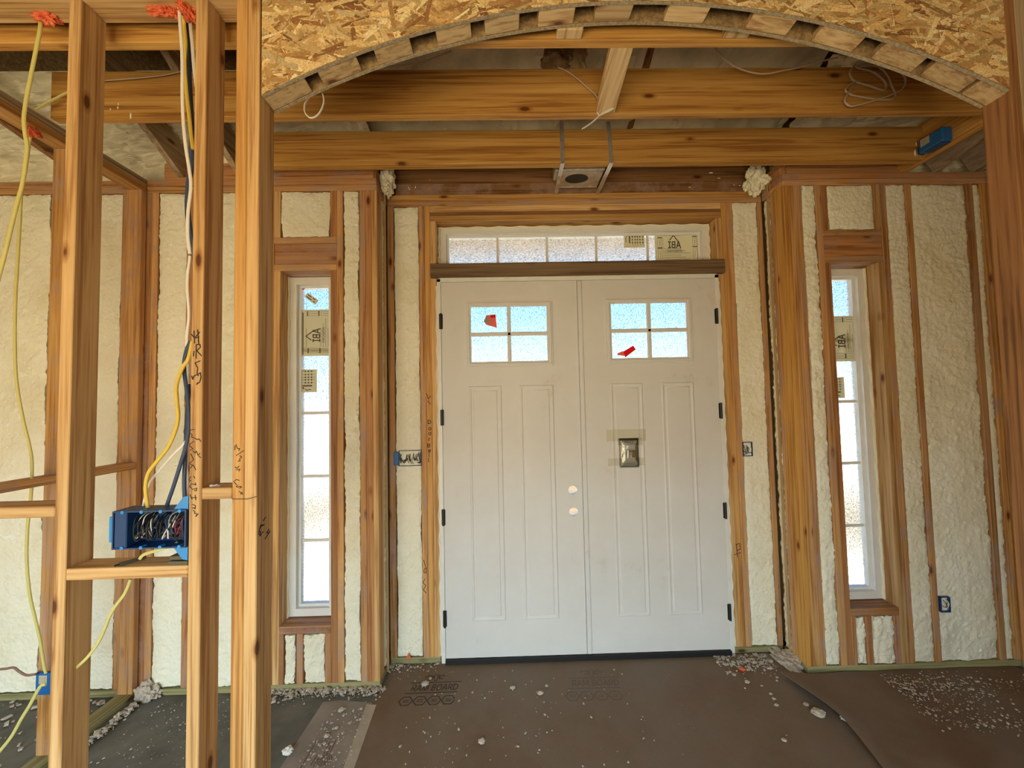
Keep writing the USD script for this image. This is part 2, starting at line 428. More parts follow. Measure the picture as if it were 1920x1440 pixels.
DRIVE = simple('pale_concrete_drive', (.80, .78, .72), .8, var=.06)
DIRT = simple('tan_dirt', (.085, .062, .032), .9, var=.3)
GRASS = simple('dry_grass', (.04, .06, .018), .9, var=.4, vscale=2)
LEAF = simple('tree_leaves', (.04, .085, .026), .8, var=.5, vscale=3)
BARK = simple('tree_bark', (.12, .08, .05), .9)

# ------------------------------------------------------------------ key planes
W = -0.208                  # front of the studs of the two window walls
D = 0.0                     # front of the studs of the door wall
SW = .0381                  # board thickness
PT, PB = 3.0, SW            # underside of top plates, top of bottom plates
FY0, FY1 = -1.272, -1.183   # the framed wall nearest the camera


def lumber(name, parent, pal, axis, b, stain=0.0, label=None, ch=.0025):
    return obj(name, box(*b, ch=ch), wood(pal, axis, stain), parent, label=label)


# ------------------------------------------------------------------ floor
floor = struct('floor')
obj('slab', box(-6, 6, -9.5, .35, -.2, 0), CONC, floor)

# ------------------------------------------------------------------ window wall, left of the door
def window_wall(wall, xs, seed, mirror=False):
    """xs: opening left and right x."""
    x0, x1 = xs
    for a, b, pal in ((x0 - SW, x0, 'red' if mirror else 'pine'), (x1, x1 + SW, 'pine' if mirror else 'red')):
        lumber('jack_stud', wall, pal, 'z', (a, b, W, W + .14, PB, 2.50))
        lumber('cripple_stud', wall, pal, 'z', (a, b, W, W + .14, 2.708, PT))
    lumber('header_plate', wall, 'fir', 'x', (x0 - SW, x1 + SW, W, W + .14, 2.50, 2.54), .6)
    lumber('header', wall, 'red', 'x', (x0 - SW, x1 + SW, W + .006, W + .14, 2.54, 2.67), .3)
    lumber('header_plate', wall, 'fir', 'x', (x0 - SW, x1 + SW, W, W + .14, 2.67, 2.708), .6)
    lumber('sill_plate', wall, 'red', 'x', (x0, x1, W, W + .14, .325, .37), .6)
    obj('foam_panel', foam_panel((x0, W, 2.708), (1, 0, 0), (0, 0, 1), (0, -1, 0), x1 - x0, PT - 2.708, seed, amp=.004), FOAM, wall)
    c = x0 + (x1 - x0) * (.40 if not mirror else .36)
    lumber('cripple_stud', wall, 'red', 'z', (x0, x0 + .028, W, W + .14, PB, .325), .4)
    lumber('cripple_stud', wall, 'red', 'z', (c - .019, c + .019, W, W + .14, PB, .325), .4)
    lumber('cripple_stud', wall, 'red', 'z', (x1 - .036, x1, W, W + .14, PB, .325), .4)
    obj('foam_panel', foam_panel((x0 + .028, W, PB), (1, 0, 0), (0, 0, 1), (0, -1, 0), c - .019 - x0 - .028, .325 - PB, seed + 1, amp=.012, lift=.004), FOAM, wall)
    obj('foam_panel', foam_panel((c + .019, W, PB), (1, 0, 0), (0, 0, 1), (0, -1, 0), x1 - .036 - c - .019, .325 - PB, seed + 2, amp=.012, lift=.004), FOAM, wall)
    # outer sheathing round the opening
    return x0, x1


def bay(wall, xa, xb, seed, z0=PB, z1=PT, **k):
    obj('foam_panel', foam_panel((xa, W, z0), (1, 0, 0), (0, 0, 1), (0, -1, 0), xb - xa, z1 - z0, seed, **k), FOAM, wall)


def sheath(wall, xa, xb, y, holes, z0=0., z1=3.1):
    poly = sbox(xa, z0, xb, z1)
    for h in holes:
        poly = poly.difference(sbox(*h))
    obj('sheathing', lay(extrude(poly, .012), (0, y + .012, 0), (1, 0, 0), (0, 0, 1), (0, -1, 0)), SHEETING, wall, smooth=False)


wl = struct('wall_left')
WX0, WX1 = -1.363, -1.057
window_wall(wl, (WX0, WX1), 10)
lumber('king_stud', wl, 'fir', 'z', (WX0 - 2 * SW, WX0 - SW, W, W + .14, PB, PT))
lumber('king_stud', wl, 'fir', 'z', (WX1 + SW, WX1 + 2 * SW, W, W + .14, PB, PT), .3)
for k, (a, pal, st) in enumerate(((-.881, 'fir', .6), (-.843, 'red', 0), (-.805, 'pine', 0))):
    lumber('corner_stud', wl, pal, 'z', (a, a + SW if k < 2 else -.771, W, W + .0889, PB, PT), st)
bay(wl, WX1 + 2 * SW, -.881, 21, amp=.008)
lumber('stud', wl, 'red', 'z', (-1.931, -1.893, W, W + .14, PB, PT), .9)
bay(wl, -1.893, WX0 - 2 * SW, 22, amp=.006, coarse=.004)
bay(wl, -2.105, -1.931, 23, amp=.006, rag=.012)
lumber('stud', wl, 'fir', 'z', (-2.143, -2.105, W, W + .14, PB, PT), .8)
lumber('stud', wl, 'red', 'z', (-2.182, -2.144, W + .002, W + .14, PB, PT), .9)
lumber('stud', wl, 'fir', 'z', (-2.325, -2.287, W + .002, W + .14, PB, PT), .9)
lumber('stud', wl, 'red', 'z', (-2.748, -2.71, W, W + .14, PB, PT), .9)
bay(wl, -2.71, -2.325, 24, amp=.005, coarse=.01, lift=-.004)
bay(wl, -2.287, -2.182, 26, amp=.005)
bay(wl, -3.25, -2.748, 25, amp=.006, coarse=.012)
lumber('stud', wl, 'red', 'z', (-3.29, -3.25, W, W + .14, PB, PT), .9)
for k in range(3):
    xk = -3.29 - .40 * (k + 1)
    lumber('stud', wl, 'red', 'z', (xk, xk + SW, W, W + .14, PB, PT), .6)
    bay(wl, xk + SW, xk + .40, 70 + k, amp=.006, step=.016)
lumber('bottom_plate', wl, 'treated', 'x', (-4.5, -.771, W, W + .14, 0, PB))
lumber('top_plate', wl, 'fir', 'x', (-4.5, -.771, W, W + .14, PT, PT + .0375), .6)
lumber('top_plate', wl, 'red', 'x', (-4.5, -.775, W, W + .14, PT + .0385, PT + .077), .6)
sheath(wl, -4.6, -.76, W + .14, [(WX0 + .004, .374, WX1 - .004, 2.494)])
# the short return to the door wall
obj('foam_panel', foam_panel((-.774, W + .0889, PB), (0, 1, 0), (0, 0, 1), (1, 0, 0), -W - .0889 - .004, PT - PB, 27, amp=.006, rag=.016, sink=.03), FOAM, wl)
lumber('bottom_plate', wl, 'treated', 'y', (-.86, -.773, W + .0889, -.002, 0, PB))
lumber('top_plate', wl, 'fir', 'y', (-.86, -.771, W + .14, -.002, PT, PT + .077), .5)
obj('sheathing', box(-.87, -.855, W + .09, .14, 0, 3.1), SHEETING, wl)

# ------------------------------------------------------------------ window wall, right of the door
wr = struct('wall_right')
RX0, RX1 = 2.066, 2.366
window_wall(wr, (RX0, RX1), 40, True)
lumber('king_stud', wr, 'fir', 'z', (RX0 - 2 * SW, RX0 - SW, W, W + .14, PB, PT), .3)
lumber('king_stud', wr, 'fir', 'z', (RX1 + SW, RX1 + 2.1 * SW, W, W + .14, PB, PT), .6)
for k, (a, b, pal, st) in enumerate(((1.785, 1.823, 'joist', 0), (1.824, 1.862, 'fir', 0), (1.863, 1.90, 'fir', .6))):
    lumber('corner_stud', wr, pal, 'z', (a, b, W, W + .0889, PB, PT), st)
lumber('corner_stud', wr, 'fir', 'z', (1.785, 1.823, W + .0895, W + .127, PB, PT), .7)
bay(wr, 1.90, RX0 - 2 * SW, 51, amp=.008, lift=.003, rag=.012)
bay(wr, RX1 + 2.1 * SW, 2.572, 52, amp=.005)
lumber('stud', wr, 'fir', 'z', (2.572, 2.611, W, W + .14, PB, PT), .5)
bay(wr, 2.611, 2.972, 53, amp=.007, coarse=.012, lift=-.004)
lumber('stud', wr, 'fir', 'z', (2.972, 3.012, W, W + .14, PB, PT), .9)
bay(wr, 3.012, 3.062, 54, amp=.006, rag=.014)
lumber('stud', wr, 'amber', 'z', (3.062, 3.105, W, W + .14, PB, PT), .3)
for k in range(4):
    xk = 3.19 + .40 * k
    if k: lumber('stud', wr, 'fir', 'z', (xk - SW, xk, W, W + .14, PB, PT), .5)
    if k < 3: bay(wr, xk, xk + .40 - SW, 60 + k, amp=.006, step=.016)
lumber('bottom_plate', wr, 'treated', 'x', (1.785, 4.5, W, W + .14, 0, PB))
lumber('top_plate', wr, 'fir', 'x', (1.785, 4.5, W, W + .14, PT, PT + .0375), .6)
lumber('top_plate', wr, 'red', 'x', (1.789, 4.5, W, W + .14, PT + .0385, PT + .077), .6)
sheath(wr, 1.78, 4.6, W + .14, [(RX0 + .004, .374, RX1 - .004, 2.494)])
obj('foam_panel', foam_panel((1.789, -.004, PB), (0, -1, 0), (0, 0, 1), (-1, 0, 0), -W - .127 - .004, PT - PB, 57, amp=.006, rag=.016, sink=.03), FOAM, wr)
lumber('bottom_plate', wr, 'treated', 'y', (1.787, 1.88, W + .0889, -.002, 0, PB))
lumber('top_plate', wr, 'fir', 'y', (1.785, 1.88, W + .14, -.002, PT, PT + .077), .5)
obj('sheathing', box(1.87, 1.885, W + .09, .14, 0, 3.1), SHEETING, wr)

# ------------------------------------------------------------------ door wall
wb = struct('wall_back')
DX0, DX1 = -.445, 1.463     # rough opening
lumber('stud', wb, 'fir', 'z', (-.771, -.727, D, D + .14, PB, PT), .4)
for k, (a, pal) in enumerate(((-.559, 'fir'), (-.521, 'amber'), (-.483, 'pine'))):
    lumber('trimmer_stud', wb, pal, 'z', (a, a + SW - .0004, D, D + .14, PB, PT if k < 2 else 2.895), .5 if k == 0 else 0)
for k, (a, pal) in enumerate(((DX1, 'pine'), (DX1 + SW, 'amber'), (DX1 + 2 * SW, 'fir'))):
    lumber('trimmer_stud', wb, pal, 'z', (a, a + SW - .0004, D, D + .14, PB, PT if k > 0 else 2.895), .5 if k == 2 else 0)
lumber('stud', wb, 'fir', 'z', (1.752, 1.785, D, D + .14, PB, PT), .5)
lumber('header', wb, 'pine', 'x', (-.483, DX1 + SW, D, D + .14, 2.958, PT - .001))
lumber('header', wb, 'umber', 'x', (-.483, DX1 + SW, D + .006, D + .14, 2.934, 2.957))
lumber('header', wb, 'amber', 'x', (-.483, DX1 + SW, D, D + .14, 2.895, 2.933))
lumber('top_plate', wb, 'fir', 'x', (-.771, 1.785, D, D + .14, PT, PT + .0375), .3)
lumber('top_plate', wb, 'amber', 'x', (-.771, 1.785, D, D + .14, PT + .0385, PT + .077))
lumber('bottom_plate', wb, 'treated', 'x', (-.771, -.448, D, D + .14, 0, PB))
lumber('bottom_plate', wb, 'treated', 'x', (DX1 + .003, 1.785, D, D + .14, 0, PB))
lumber('ledger_board', wb, 'weathered', 'x', (-.478, 1.492, -.0381, -.0005, 2.502, 2.592), label='dark weathered board nailed across above the doors')
obj('transom_sill', box(DX0, DX1, .002, .14, 2.505, 2.60), wood('fir', 'x'), wb)
for a, b, s in ((-.727, -.559, 61), (DX1 + 3 * SW, 1.752, 62)):
    obj('foam_panel', foam_panel((a, D, PB), (1, 0, 0), (0, 0, 1), (0, -1, 0), b - a, PT - PB, s, amp=.006, rag=.010), FOAM, wb)
sheath(wb, -.86, 1.88, .14, [(DX0 + .004, .0, DX1 - .004, 2.502), (DX0 + .03, 2.60, DX1 - .03, 2.885)])
# handwriting on the framing
def bell():
    ms = []
    for ch, (px, py) in zip('DoorBell', ((806, 791), (806, 804), (806, 813), (805, 823), (805, 835), (805, 845), (805, 855), (804, 865))):
        p = At(px, py, 'y', -.0006)
        t = meshkit.text_mesh(ch, .026 if ch in 'DB' else .030 if ch == 'l' else .026, .0004, bold=ch not in 'l')
        c = t.vertices.mean(0)
        ms.append(lay((t.vertices - c * [1, 1, 0], t.faces), p, (1, 0, 0), (0, 0, 1), (0, -1, 0)))
    return cat_meshes(ms)
obj('handwriting', bell(), PENCIL, wb, smooth=False)
obj('handwriting', pen([[(800, 738), (803, 748), (808, 742)], [(802, 752), (807, 758)], [(794, 1050), (798, 1062)], [(795, 1068), (799, 1064), (799, 1074), (795, 1074), (795, 1068)], [(797, 1085), (793, 1092), (798, 1098), (794, 1106), (799, 1112)]], 'y', -.0006, .004), PENCIL, wb, smooth=False)
obj('handwriting', pen([[(1380, 1021), (1387, 1019), (1388, 1030), (1381, 1032)], [(1380, 1019), (1383, 1045)], [(1377, 1040), (1389, 1036)]], 'y', -.0006, .004), PENCIL, wb, smooth=False)

# ------------------------------------------------------------------ ceiling: joists, blocks, roof deck and its foam
ceil = struct('ceiling')
JZ0, JZ1 = 3.078, 3.300
LX, TX = -2.16, 2.56
lumber('joist', ceil, 'joist', 'x', (LX - .09, 2.6, -1.140, -1.102, JZ0, JZ1))
lumber('joist', ceil, 'joist', 'x', (LX, TX, -.742, -.700, JZ0, JZ1 + .01))
lumber('joist', ceil, 'joist', 'x', (-1.55, TX, -.345, -.290, JZ0, JZ1 - .02))
lumber('trimmer_joist', ceil, 'joist', 'y', (TX, TX + SW, -1.18, W + .10, JZ0, JZ1))
for (px, w, y0, y1, sk) in ((1068, .10, FY1, -1.141, 0), (1382, .10, FY1, -1.141, 0)):
    p = At(px, 66, 'z', JZ0)
    lumber('blocking', ceil, 'pale', 'y', (p[0] - w / 2, p[0] + w / 2, y0, y1, JZ0 + .001, JZ0 + SW))
pa, pb_ = At(1166, 92, 'z', JZ0), At(1136, 210, 'z', JZ0)
d, s, n = frame_from(np.array([pb_[0] - pa[0], .36, 0]))
obj('blocking', rot_box(((pa[0] + pb_[0]) / 2, -.922, JZ0 + .0205), (.362, .092, SW), d, s, n), wood('pale', 'y'), ceil)
# rims over the walls
lumber('rim_board', ceil, 'umber', 'x', (-.72, 1.74, .02, .058, PT + .078, PT + .165), .3)
lumber('rim_board', ceil, 'umber', 'x', (-.77, 1.78, .05, .09, PT + .168, 3.50))
lumber('rim_board', ceil, 'red', 'x', (-2.1, -.80, W + .03, W + .07, PT + .078, PT + .20), .3)
lumber('rim_board', ceil, 'red', 'x', (1.84, 2.62, W + .03, W + .07, PT + .078, PT + .20))
lumber('rim_board', ceil, 'red', 'y', (-.83, -.79, W + .04, .05, PT + .078, PT + .17))
lumber('rim_board', ceil, 'red', 'y', (1.80, 1.84, W + .04, .05, PT + .078, PT + .17))

def roof_z(y):
    return 3.36 + .5 * (-y - .208)

def roof_foam(x0, x1, seed, y0=.0, y1=-2.2, base=PT + .07, dz=0.0):
    nx, ny = int((x1 - x0) / .03), 90
    X = np.linspace(x0, x1, nx); s = np.linspace(0, 1, ny)
    # profile: up the wall line, then along the deck
    prof = []
    for q in s:
        if q < .25:
            t = q / .25; prof.append((y0 - .02 * t, base + t * (roof_z(y0) + dz - base)))
        else:
            t = (q - .25) / .75; y = y0 + t * (y1 - y0); prof.append((y - .02, roof_z(y) + dz))
    prof = np.array(prof)
    P = np.stack([np.repeat(X[:, None], ny, 1), np.repeat(prof[None, :, 0], nx, 0), np.repeat(prof[None, :, 1], nx, 0)], -1)
    h = .03 * np.abs(meshkit.fbm(P * 18 + seed, 3, seed + 7) - .5) * 4 + .04 * (meshkit.fbm(P * 9 + seed, 4, seed) - .5) * 2 + .045 * (meshkit.fbm(P * 2.5 + seed, 2, seed + 3) - .3)
    P = P + h[..., None] * np.array([0, -.75, -.65])
    return P.reshape(-1, 3), grid_faces(nx, ny)[:, ::-1]

obj('roof_foam', roof_foam(-4.5, -2.27, 3, y0=-.05, y1=-.5), ROOF_FOAM, ceil)
obj('roof_foam', roof_foam(-2.31, -.80, 4, y0=-.05, y1=-.5), ROOF_FOAM, ceil)
obj('roof_foam', roof_foam(-.86, 1.88, 5, y0=.12, base=3.30, dz=.17), ROOF_FOAM, ceil)
obj('roof_foam', roof_foam(1.82, 4.5, 6, y0=-.05, y1=-.55), ROOF_FOAM, ceil)
obj('roof_deck', rot_box((0, -1.35, 3.36 + .5 * 1.142 + .34), (9, 3.75, .02), (1, 0, 0), *(lambda a: ((0, math.cos(a), -math.sin(a)), (0, math.sin(a), math.cos(a))))(math.atan(.5))), OSB_PLAIN, ceil)
def rafter(x, pal, y0, z0, y1, z1, h=.14, dx=0.0, st=0.0):
    p0, p1 = np.array([x, y0, z0]), np.array([x + dx, y1, z1])
    d, s, n = frame_from(p1 - p0)
    obj('rafter', rot_box((p0 + p1) / 2, (np.linalg.norm(p1 - p0), SW, h), d, s, n), wood(pal, 'y', st), ceil)
rafter(-1.98, 'grey', -.16, 3.17, -1.1, 3.68, h=.16)
rafter(-1.62, 'grey', -.16, 3.17, -1.1, 3.68, h=.16)
rafter(-2.62, 'umber', -.16, 3.2, -1.6, 3.60, h=.15, dx=-.2)
rafter(2.80, 'grey', -.15, 3.15, -1.1, 3.55, h=.15, dx=.25, st=.9)
rafter(3.05, 'grey', -.15, 3.15, -1.1, 3.50, h=.15, dx=.3, st=.9)
rafter(.28, 'umber', .05, 3.46, -1.3, 4.06, h=.14)
rafter(.86, 'umber', .05, 3.46, -1.3, 4.06, h=.14)
for c, sz, sd in (((-.745, -.06, 3.15), (.045, .05, .10), 1), ((-.75, -.09, 3.085), (.03, .04, .045), 2), ((1.72, -.05, 3.13), (.06, .05, .10), 3), ((1.69, -.02, 3.10), (.04, .03, .035), 4), ((1.74, -.10, 3.10), (.04, .03, .03), 5)):
    obj('foam_blob', lump(c, sz, sd, amp=.6, freq=3), FOAM, ceil)
# ceiling of the room behind the camera
obj('ceiling_board', box(-6, 6, -5.2, -1.30, 3.125, 3.16), simple('rear_ceiling', (.55, .42, .26), .9), ceil)

obj('attic_panel', box(-4.6, 4.6, -2.9, -2.85, 3.1, 5.2), OSB_PLAIN, ceil)
obj('attic_panel', box(-4.6, 4.6, .155, .165, 3.02, 3.56), OSB_PLAIN, ceil)
obj('attic_panel', box(-4.6, -.80, W + .155, W + .165, 3.06, 3.66), OSB_PLAIN, ceil)
obj('attic_panel', box(1.82, 4.6, W + .155, W + .165, 3.06, 3.66), OSB_PLAIN, ceil)
obj('attic_panel', box(-.86, -.85, W + .10, .155, 3.06, 3.5), OSB_PLAIN, ceil)
obj('attic_panel', box(1.88, 1.89, W + .10, .155, 3.06, 3.5), OSB_PLAIN, ceil)

# ------------------------------------------------------------------ partition going into the depth, left
wp = struct('wall_partition_left')
PX0, PX1 = -2.262, -2.173
lumber('stud', wp, 'fir', 'z', (PX0, PX1, W - .039, W - .001, PB, PT), .3)
lumber('stud', wp, 'amber', 'z', (PX0, PX1, -.635, -.597, PB, PT), .2)
lumber('blocking', wp, 'fir', 'y', (PX0, PX1, -.597, W - .039, 1.322, 1.36), .4)
lumber('blocking', wp, 'fir', 'y', (PX0, PX1, -1.17, -.635, 1.322, 1.36), .3)
lumber('bottom_plate', wp, 'treated', 'y', (PX0, PX1, -1.3, W - .001, 0, PB))
lumber('top_plate', wp, 'amber', 'y', (PX0, PX1, -1.3, W - .001, PT, PT + .0375))
lumber('top_plate', wp, 'grey', 'y', (PX0, PX1, -1.3, W - .001, PT + .0385, PT + .077))
# and right
wq = struct('wall_partition_right')
lumber('stud', wq, 'amber', 'z', (3.095, 3.185, W - .039, W - .001, PB, PT))
lumber('stud', wq, 'amber', 'z', (3.095, 3.185, -.65, -.612, PB, PT))
lumber('bottom_plate', wq, 'treated', 'y', (3.095, 3.185, -1.3, W - .001, 0, PB))
lumber('top_plate', wq, 'fir', 'y', (3.095, 3.185, -1.3, W - .001, PT, PT + .0375), .7)
lumber('top_plate', wq, 'fir', 'y', (3.095, 3.185, -1.3, W - .001, PT + .0385, PT + .077), .7)

# ------------------------------------------------------------------ framed wall nearest the camera, with the arch
wf = struct('wall_front')
S1, S2, S3 = -1.497, -1.060, -.918
FT = JZ0 + .032
lumber('stud', wf, 'pine', 'z', (S1, S1 + .0415, FY0, FY1, PB, FT))
lumber('stud', wf, 'pine', 'z', (S2, S2 + .0415, FY0, FY1, PB, FT))
lumber('king_stud', wf, 'amber', 'z', (S3, S3 + .0395, FY0, FY1, PB, FT))
lumber('jack_stud', wf, 'pine', 'z', (S3 + .0400, -.836, FY0, FY1, PB, FT))
lumber('top_plate', wf, 'pine', 'x', (-3.2, -.84, FY0, FY1, FT, FT + SW))
lumber('bottom_plate', wf, 'treated', 'x', (-3.2, -.836, FY0, FY1, 0, PB))
lumber('blocking', wf, 'pine', 'x', (S2 + .042, S3 - .0005, FY0, FY1, 1.366, 1.404))
lumber('blocking', wf, 'pine', 'x', (S1 + .042, S2 - .0005, FY0, FY1, 1.114, 1.152))
lumber('blocking', wf, 'pine', 'x', (-2.0, S1 - .0005, FY0, FY1, 1.320, 1.358))
RJ = 1.850
lumber('jack_stud', wf, 'umber', 'z', (RJ, RJ + SW, FY0, FY1, PB, FT))
lumber('king_stud', wf, 'grey', 'z', (RJ + .0385, RJ + .0385 + SW, FY0, FY1, PB, FT))
lumber('top_plate', wf, 'pine', 'x', (RJ, 4.5, FY0, FY1, FT, FT + SW))
lumber('bottom_plate', wf, 'treated', 'x', (RJ, 4.5, FY0, FY1, 0, PB))
for xk in (2.36, 2.77, 3.18, 3.59, 4.0):
    lumber('stud', wf, 'pine', 'z', (xk, xk + SW, FY0, FY1, PB, FT))
AC, AR = (.512, None), 2.868
ax0, ax1, azs, aza = -.829, RJ - .004, 2.757, 3.097
half = (ax1 - ax0) / 2; sag = aza - azs; AR = (half ** 2 + sag ** 2) / (2 * sag); acx = (ax0 + ax1) / 2; acz = aza - AR
def arc_z(x):
    return acz + math.sqrt(AR ** 2 - (x - acx) ** 2)
xs_ = np.linspace(ax0, ax1, 61)
panel = Polygon([(x, arc_z(x)) for x in xs_] + [(ax1, 3.55), (ax0, 3.55)])
obj('strand_panel', lay(extrude(panel, .011), (0, FY0 + .011, 0), (1, 0, 0), (0, 0, 1), (0, -1, 0)), OSB_PLAIN, wf, smooth=False)
obj('strand_panel', lay(extrude(panel, .011), (0, FY1, 0), (1, 0, 0), (0, 0, 1), (0, -1, 0)), OSB_PLAIN, wf, smooth=False)
# wood strands pressed into the face
def strands(n, seed, y, sgn=-1):
    r = np.random.default_rng(seed); V, F, T = [], [], []
    tones = np.array([1.0, 1.06, 1.22]) * np.array([(.62, .40, .15), (.70, .48, .21), (.52, .30, .10), (.76, .55, .27), (.44, .235, .075), (.30, .13, .04), (.66, .43, .17), (.60, .37, .13)])
    prob = [.18, .15, .13, .11, .15, .11, .09, .08]
    k = 0; tries = 0
    while k < n and tries < n * 4:
        tries += 1
        x, z = r.uniform(ax0 + .01, ax1 - .01), r.uniform(2.76, 3.2)
        if z < arc_z(x) + .004:
            continue
        a = r.normal(0, .55) if r.random() < .75 else r.uniform(-1.6, 1.6)
        L, w = r.uniform(.045, .16), r.uniform(.006, .021)
        nn = 4
        u = np.linspace(-.5, .5, nn); top = np.stack([u * L, w / 2 * (1 + r.uniform(-.35, .25, nn))], 1); bot = np.stack([u[::-1] * L, -w / 2 * (1 + r.uniform(-.35, .25, nn))], 1)
        top[0, 0] += r.uniform(-.2, .2) * w; top[-1, 0] += r.uniform(-.6, .6) * w
        pts = np.vstack([top, bot]); c, s = math.cos(a), math.sin(a)
        pts = pts @ np.array([[c, s], [-s, c]]) + [x, z]
        pts[:, 0] = np.clip(pts[:, 0], ax0 + .001, ax1 - .001)
        pts[:, 1] = np.maximum(pts[:, 1], [arc_z(q) + .0008 for q in pts[:, 0]])
        depth = .0003 + .0016 * r.random() + .0002 * (k / n)
        o = len(V)
        m = len(pts)
        for p in pts:
            V.append((p[0], y + sgn * (depth + r.uniform(0, .0006)), p[1]))
        for i in range(1, m - 1):
            F.append((o, o + i, o + i + 1))
        tone = np.clip(tones[r.choice(len(tones), p=prob)] * r.uniform(.72, 1.42), 0, .9)
        T += [tone] * m
        k += 1
    V, F = np.array(V), np.array(F)
    nrm = np.cross(V[F[:, 1]] - V[F[:, 0]], V[F[:, 2]] - V[F[:, 0]])
    F[nrm[:, 1] > 0] = F[nrm[:, 1] > 0][:, ::-1]
    return (V, F), np.array(T)
sm, st_ = strands(4600, 5, FY0)
obj('wood_strand', sm, OSBM, wf, kind='stuff', tone=st_)
# cut edges of the two boards, and the short blocks between them
def arc_strip(y0, y1, th=.0012):
    xs2 = np.linspace(ax0, ax1, 90); V = []
    for x in xs2:
        z = arc_z(x)
        V += [(x, y0, z - th), (x, y1, z - th), (x, y0, z + .0005), (x, y1, z + .0005)]
    F = []
    for i in range(len(xs2) - 1):
        a = i * 4; b = a + 4
        F += [[a, b, b + 1], [a, b + 1, a + 1], [a, a + 2, b + 2], [a, b + 2, b], [a + 1, b + 1, b + 3], [a + 1, b + 3, a + 3]]
    return np.array(V), np.array(F)
obj('board_edge', arc_strip(FY0 - .0004, FY0 + .0114), OSB_EDGE, wf, smooth=False)
obj('board_edge', arc_strip(FY1 - .0114, FY1 + .0004), OSB_EDGE, wf, smooth=False)
blk_px = [(500, 583, 199, 155), (600, 677, 155, 112), (703, 775, 112, 72), (817, 887, 70, 45), (907, 977, 45, 25), (1007, 1080, 27, 10), (1113, 1187, 12, 5), (1247, 1328, 6, 6), (1403, 1487, 25, 40), (1530, 1613, 55, 75), (1640, 1730, 85, 115), (1730, 1825, 115, 150), (1810, 1903, 150, 185)]
ths = []
for a, b, za, zb in blk_px:
    ym = (FY0 + FY1) / 2
    def th(px, py):
        lo, hi = -.6, .6          # angle on the arc whose middle line falls on this pixel column
        for _ in range(40):
            t = (lo + hi) / 2
            P = np.array([acx + AR * math.sin(t), ym, acz + AR * math.cos(t)]); q = ROT @ (P - EYE)
            if 960 + FPX * q[0] / q[2] < px: lo = t
            else: hi = t
        return t
    ths.append((th(a + 3, za), th(b - 3, zb)))
for i, (t0, t1) in enumerate(ths):
    t = (t0 + t1) / 2; L = min(abs(t1 - t0) * AR, .16)
    tan, rad = np.array([math.cos(t), 0, -math.sin(t)]), np.array([math.sin(t), 0, math.cos(t)])
    if i == 0: L = max(L, .14)
    cpt = np.array([acx, (FY0 + FY1) / 2, acz]) + rad * (AR + .0195 + L * L / 8 / AR * 0)
    obj('arch_block', rot_box(cpt, (L, .0655, SW), tan, (0, 1, 0), rad), wood('pale', 'x'), wf)
obj('arch_spine', lay(extrude(Polygon([(x, arc_z(x) + .05) for x in xs_] + [(ax1, 3.5), (ax0, 3.5)]), .0), (0, 0, 0), (1, 0, 0), (0, 0, 1), (0, -1, 0)) if False else box(ax0, ax1, FY0 + .012, FY1 - .012, 3.30, 3.34), wood('umber', 'x'), wf)
# writing on the near studs
yp = FY0 - .0006
obj('handwriting', pen(scaled([[(150, 165), (158, 345)], [(205, 145), (220, 355)], [(110, 215), (160, 270), (235, 180)], [(155, 275), (225, 255)], [(185, 375), (180, 575)], [(185, 370), (240, 368), (245, 410), (190, 460), (260, 535)], [(150, 470), (140, 540)], [(165, 645), (240, 615)], [(170, 650), (205, 720), (195, 800), (215, 835)], [(115, 840), (130, 890), (150, 840), (215, 810), (245, 790), (255, 860), (235, 930), (190, 965), (205, 940)]], 345, 600, 8), 'y', yp, .0032), INK, wf, smooth=False)
obj('handwriting', pen(scaled([[(140, 110), (90, 115), (75, 150), (110, 185), (95, 215)], [(110, 215), (135, 225), (160, 235), (180, 250), (200, 235), (225, 270)], [(135, 270), (85, 300), (75, 330), (120, 370), (85, 390)], [(120, 400), (150, 430), (165, 400), (190, 460), (215, 430)], [(200, 470), (225, 490)], [(90, 440), (130, 520), (80, 560)], [(70, 570), (130, 600), (160, 655)], [(85, 630), (120, 590)], [(130, 740), (145, 765)], [(90, 745), (65, 790), (90, 800), (70, 820)], [(150, 830), (160, 860), (100, 840), (75, 880), (105, 910)], [(110, 920), (175, 900), (165, 940), (140, 930)], [(80, 990), (110, 1050)], [(150, 1000), (160, 1060)], [(90, 1030), (170, 1030)], [(110, 1120), (155, 1140), (150, 1170), (110, 1165), (155, 1180)], [(120, 1200), (150, 1220), (140, 1240), (180, 1250), (160, 1280)], [(190, 1250), (160, 1285)]], 345, 790, 7.2), 'y', yp, .0023), PENCIL, wf, smooth=False)
obj('handwriting', pen(scaled([[(150, 110), (145, 170)], [(165, 100), (180, 150), (210, 150), (200, 180)], [(265, 180), (165, 245)], [(215, 250), (240, 270), (210, 290), (215, 320), (190, 320)], [(150, 400), (175, 420), (200, 390)], [(160, 440), (215, 430), (200, 455)], [(130, 600), (165, 570), (205, 580)], [(140, 610), (170, 640)], [(185, 650), (165, 665), (190, 675), (210, 660)], [(215, 690), (225, 660), (240, 680)], [(205, 730), (255, 770)], [(225, 770), (245, 740)], [(112, 832), (320, 832), (438, 800)]], 420, 820, 7.2), 'y', yp, .0023), PENCIL, wf, smooth=False)
obj('handwriting', pen(scaled([[(560, 1080), (530, 1125)], [(535, 1185), (495, 1185), (480, 1230), (470, 1300), (490, 1330), (500, 1300), (475, 1250), (500, 1200), (540, 1180)], [(522, 1280), (530, 1282)], [(605, 1240), (575, 1290), (615, 1285)], [(620, 1265), (555, 1370)]], 420, 820, 7.2), 'x', -.836 + .0004, .004), INK, wf, smooth=False)

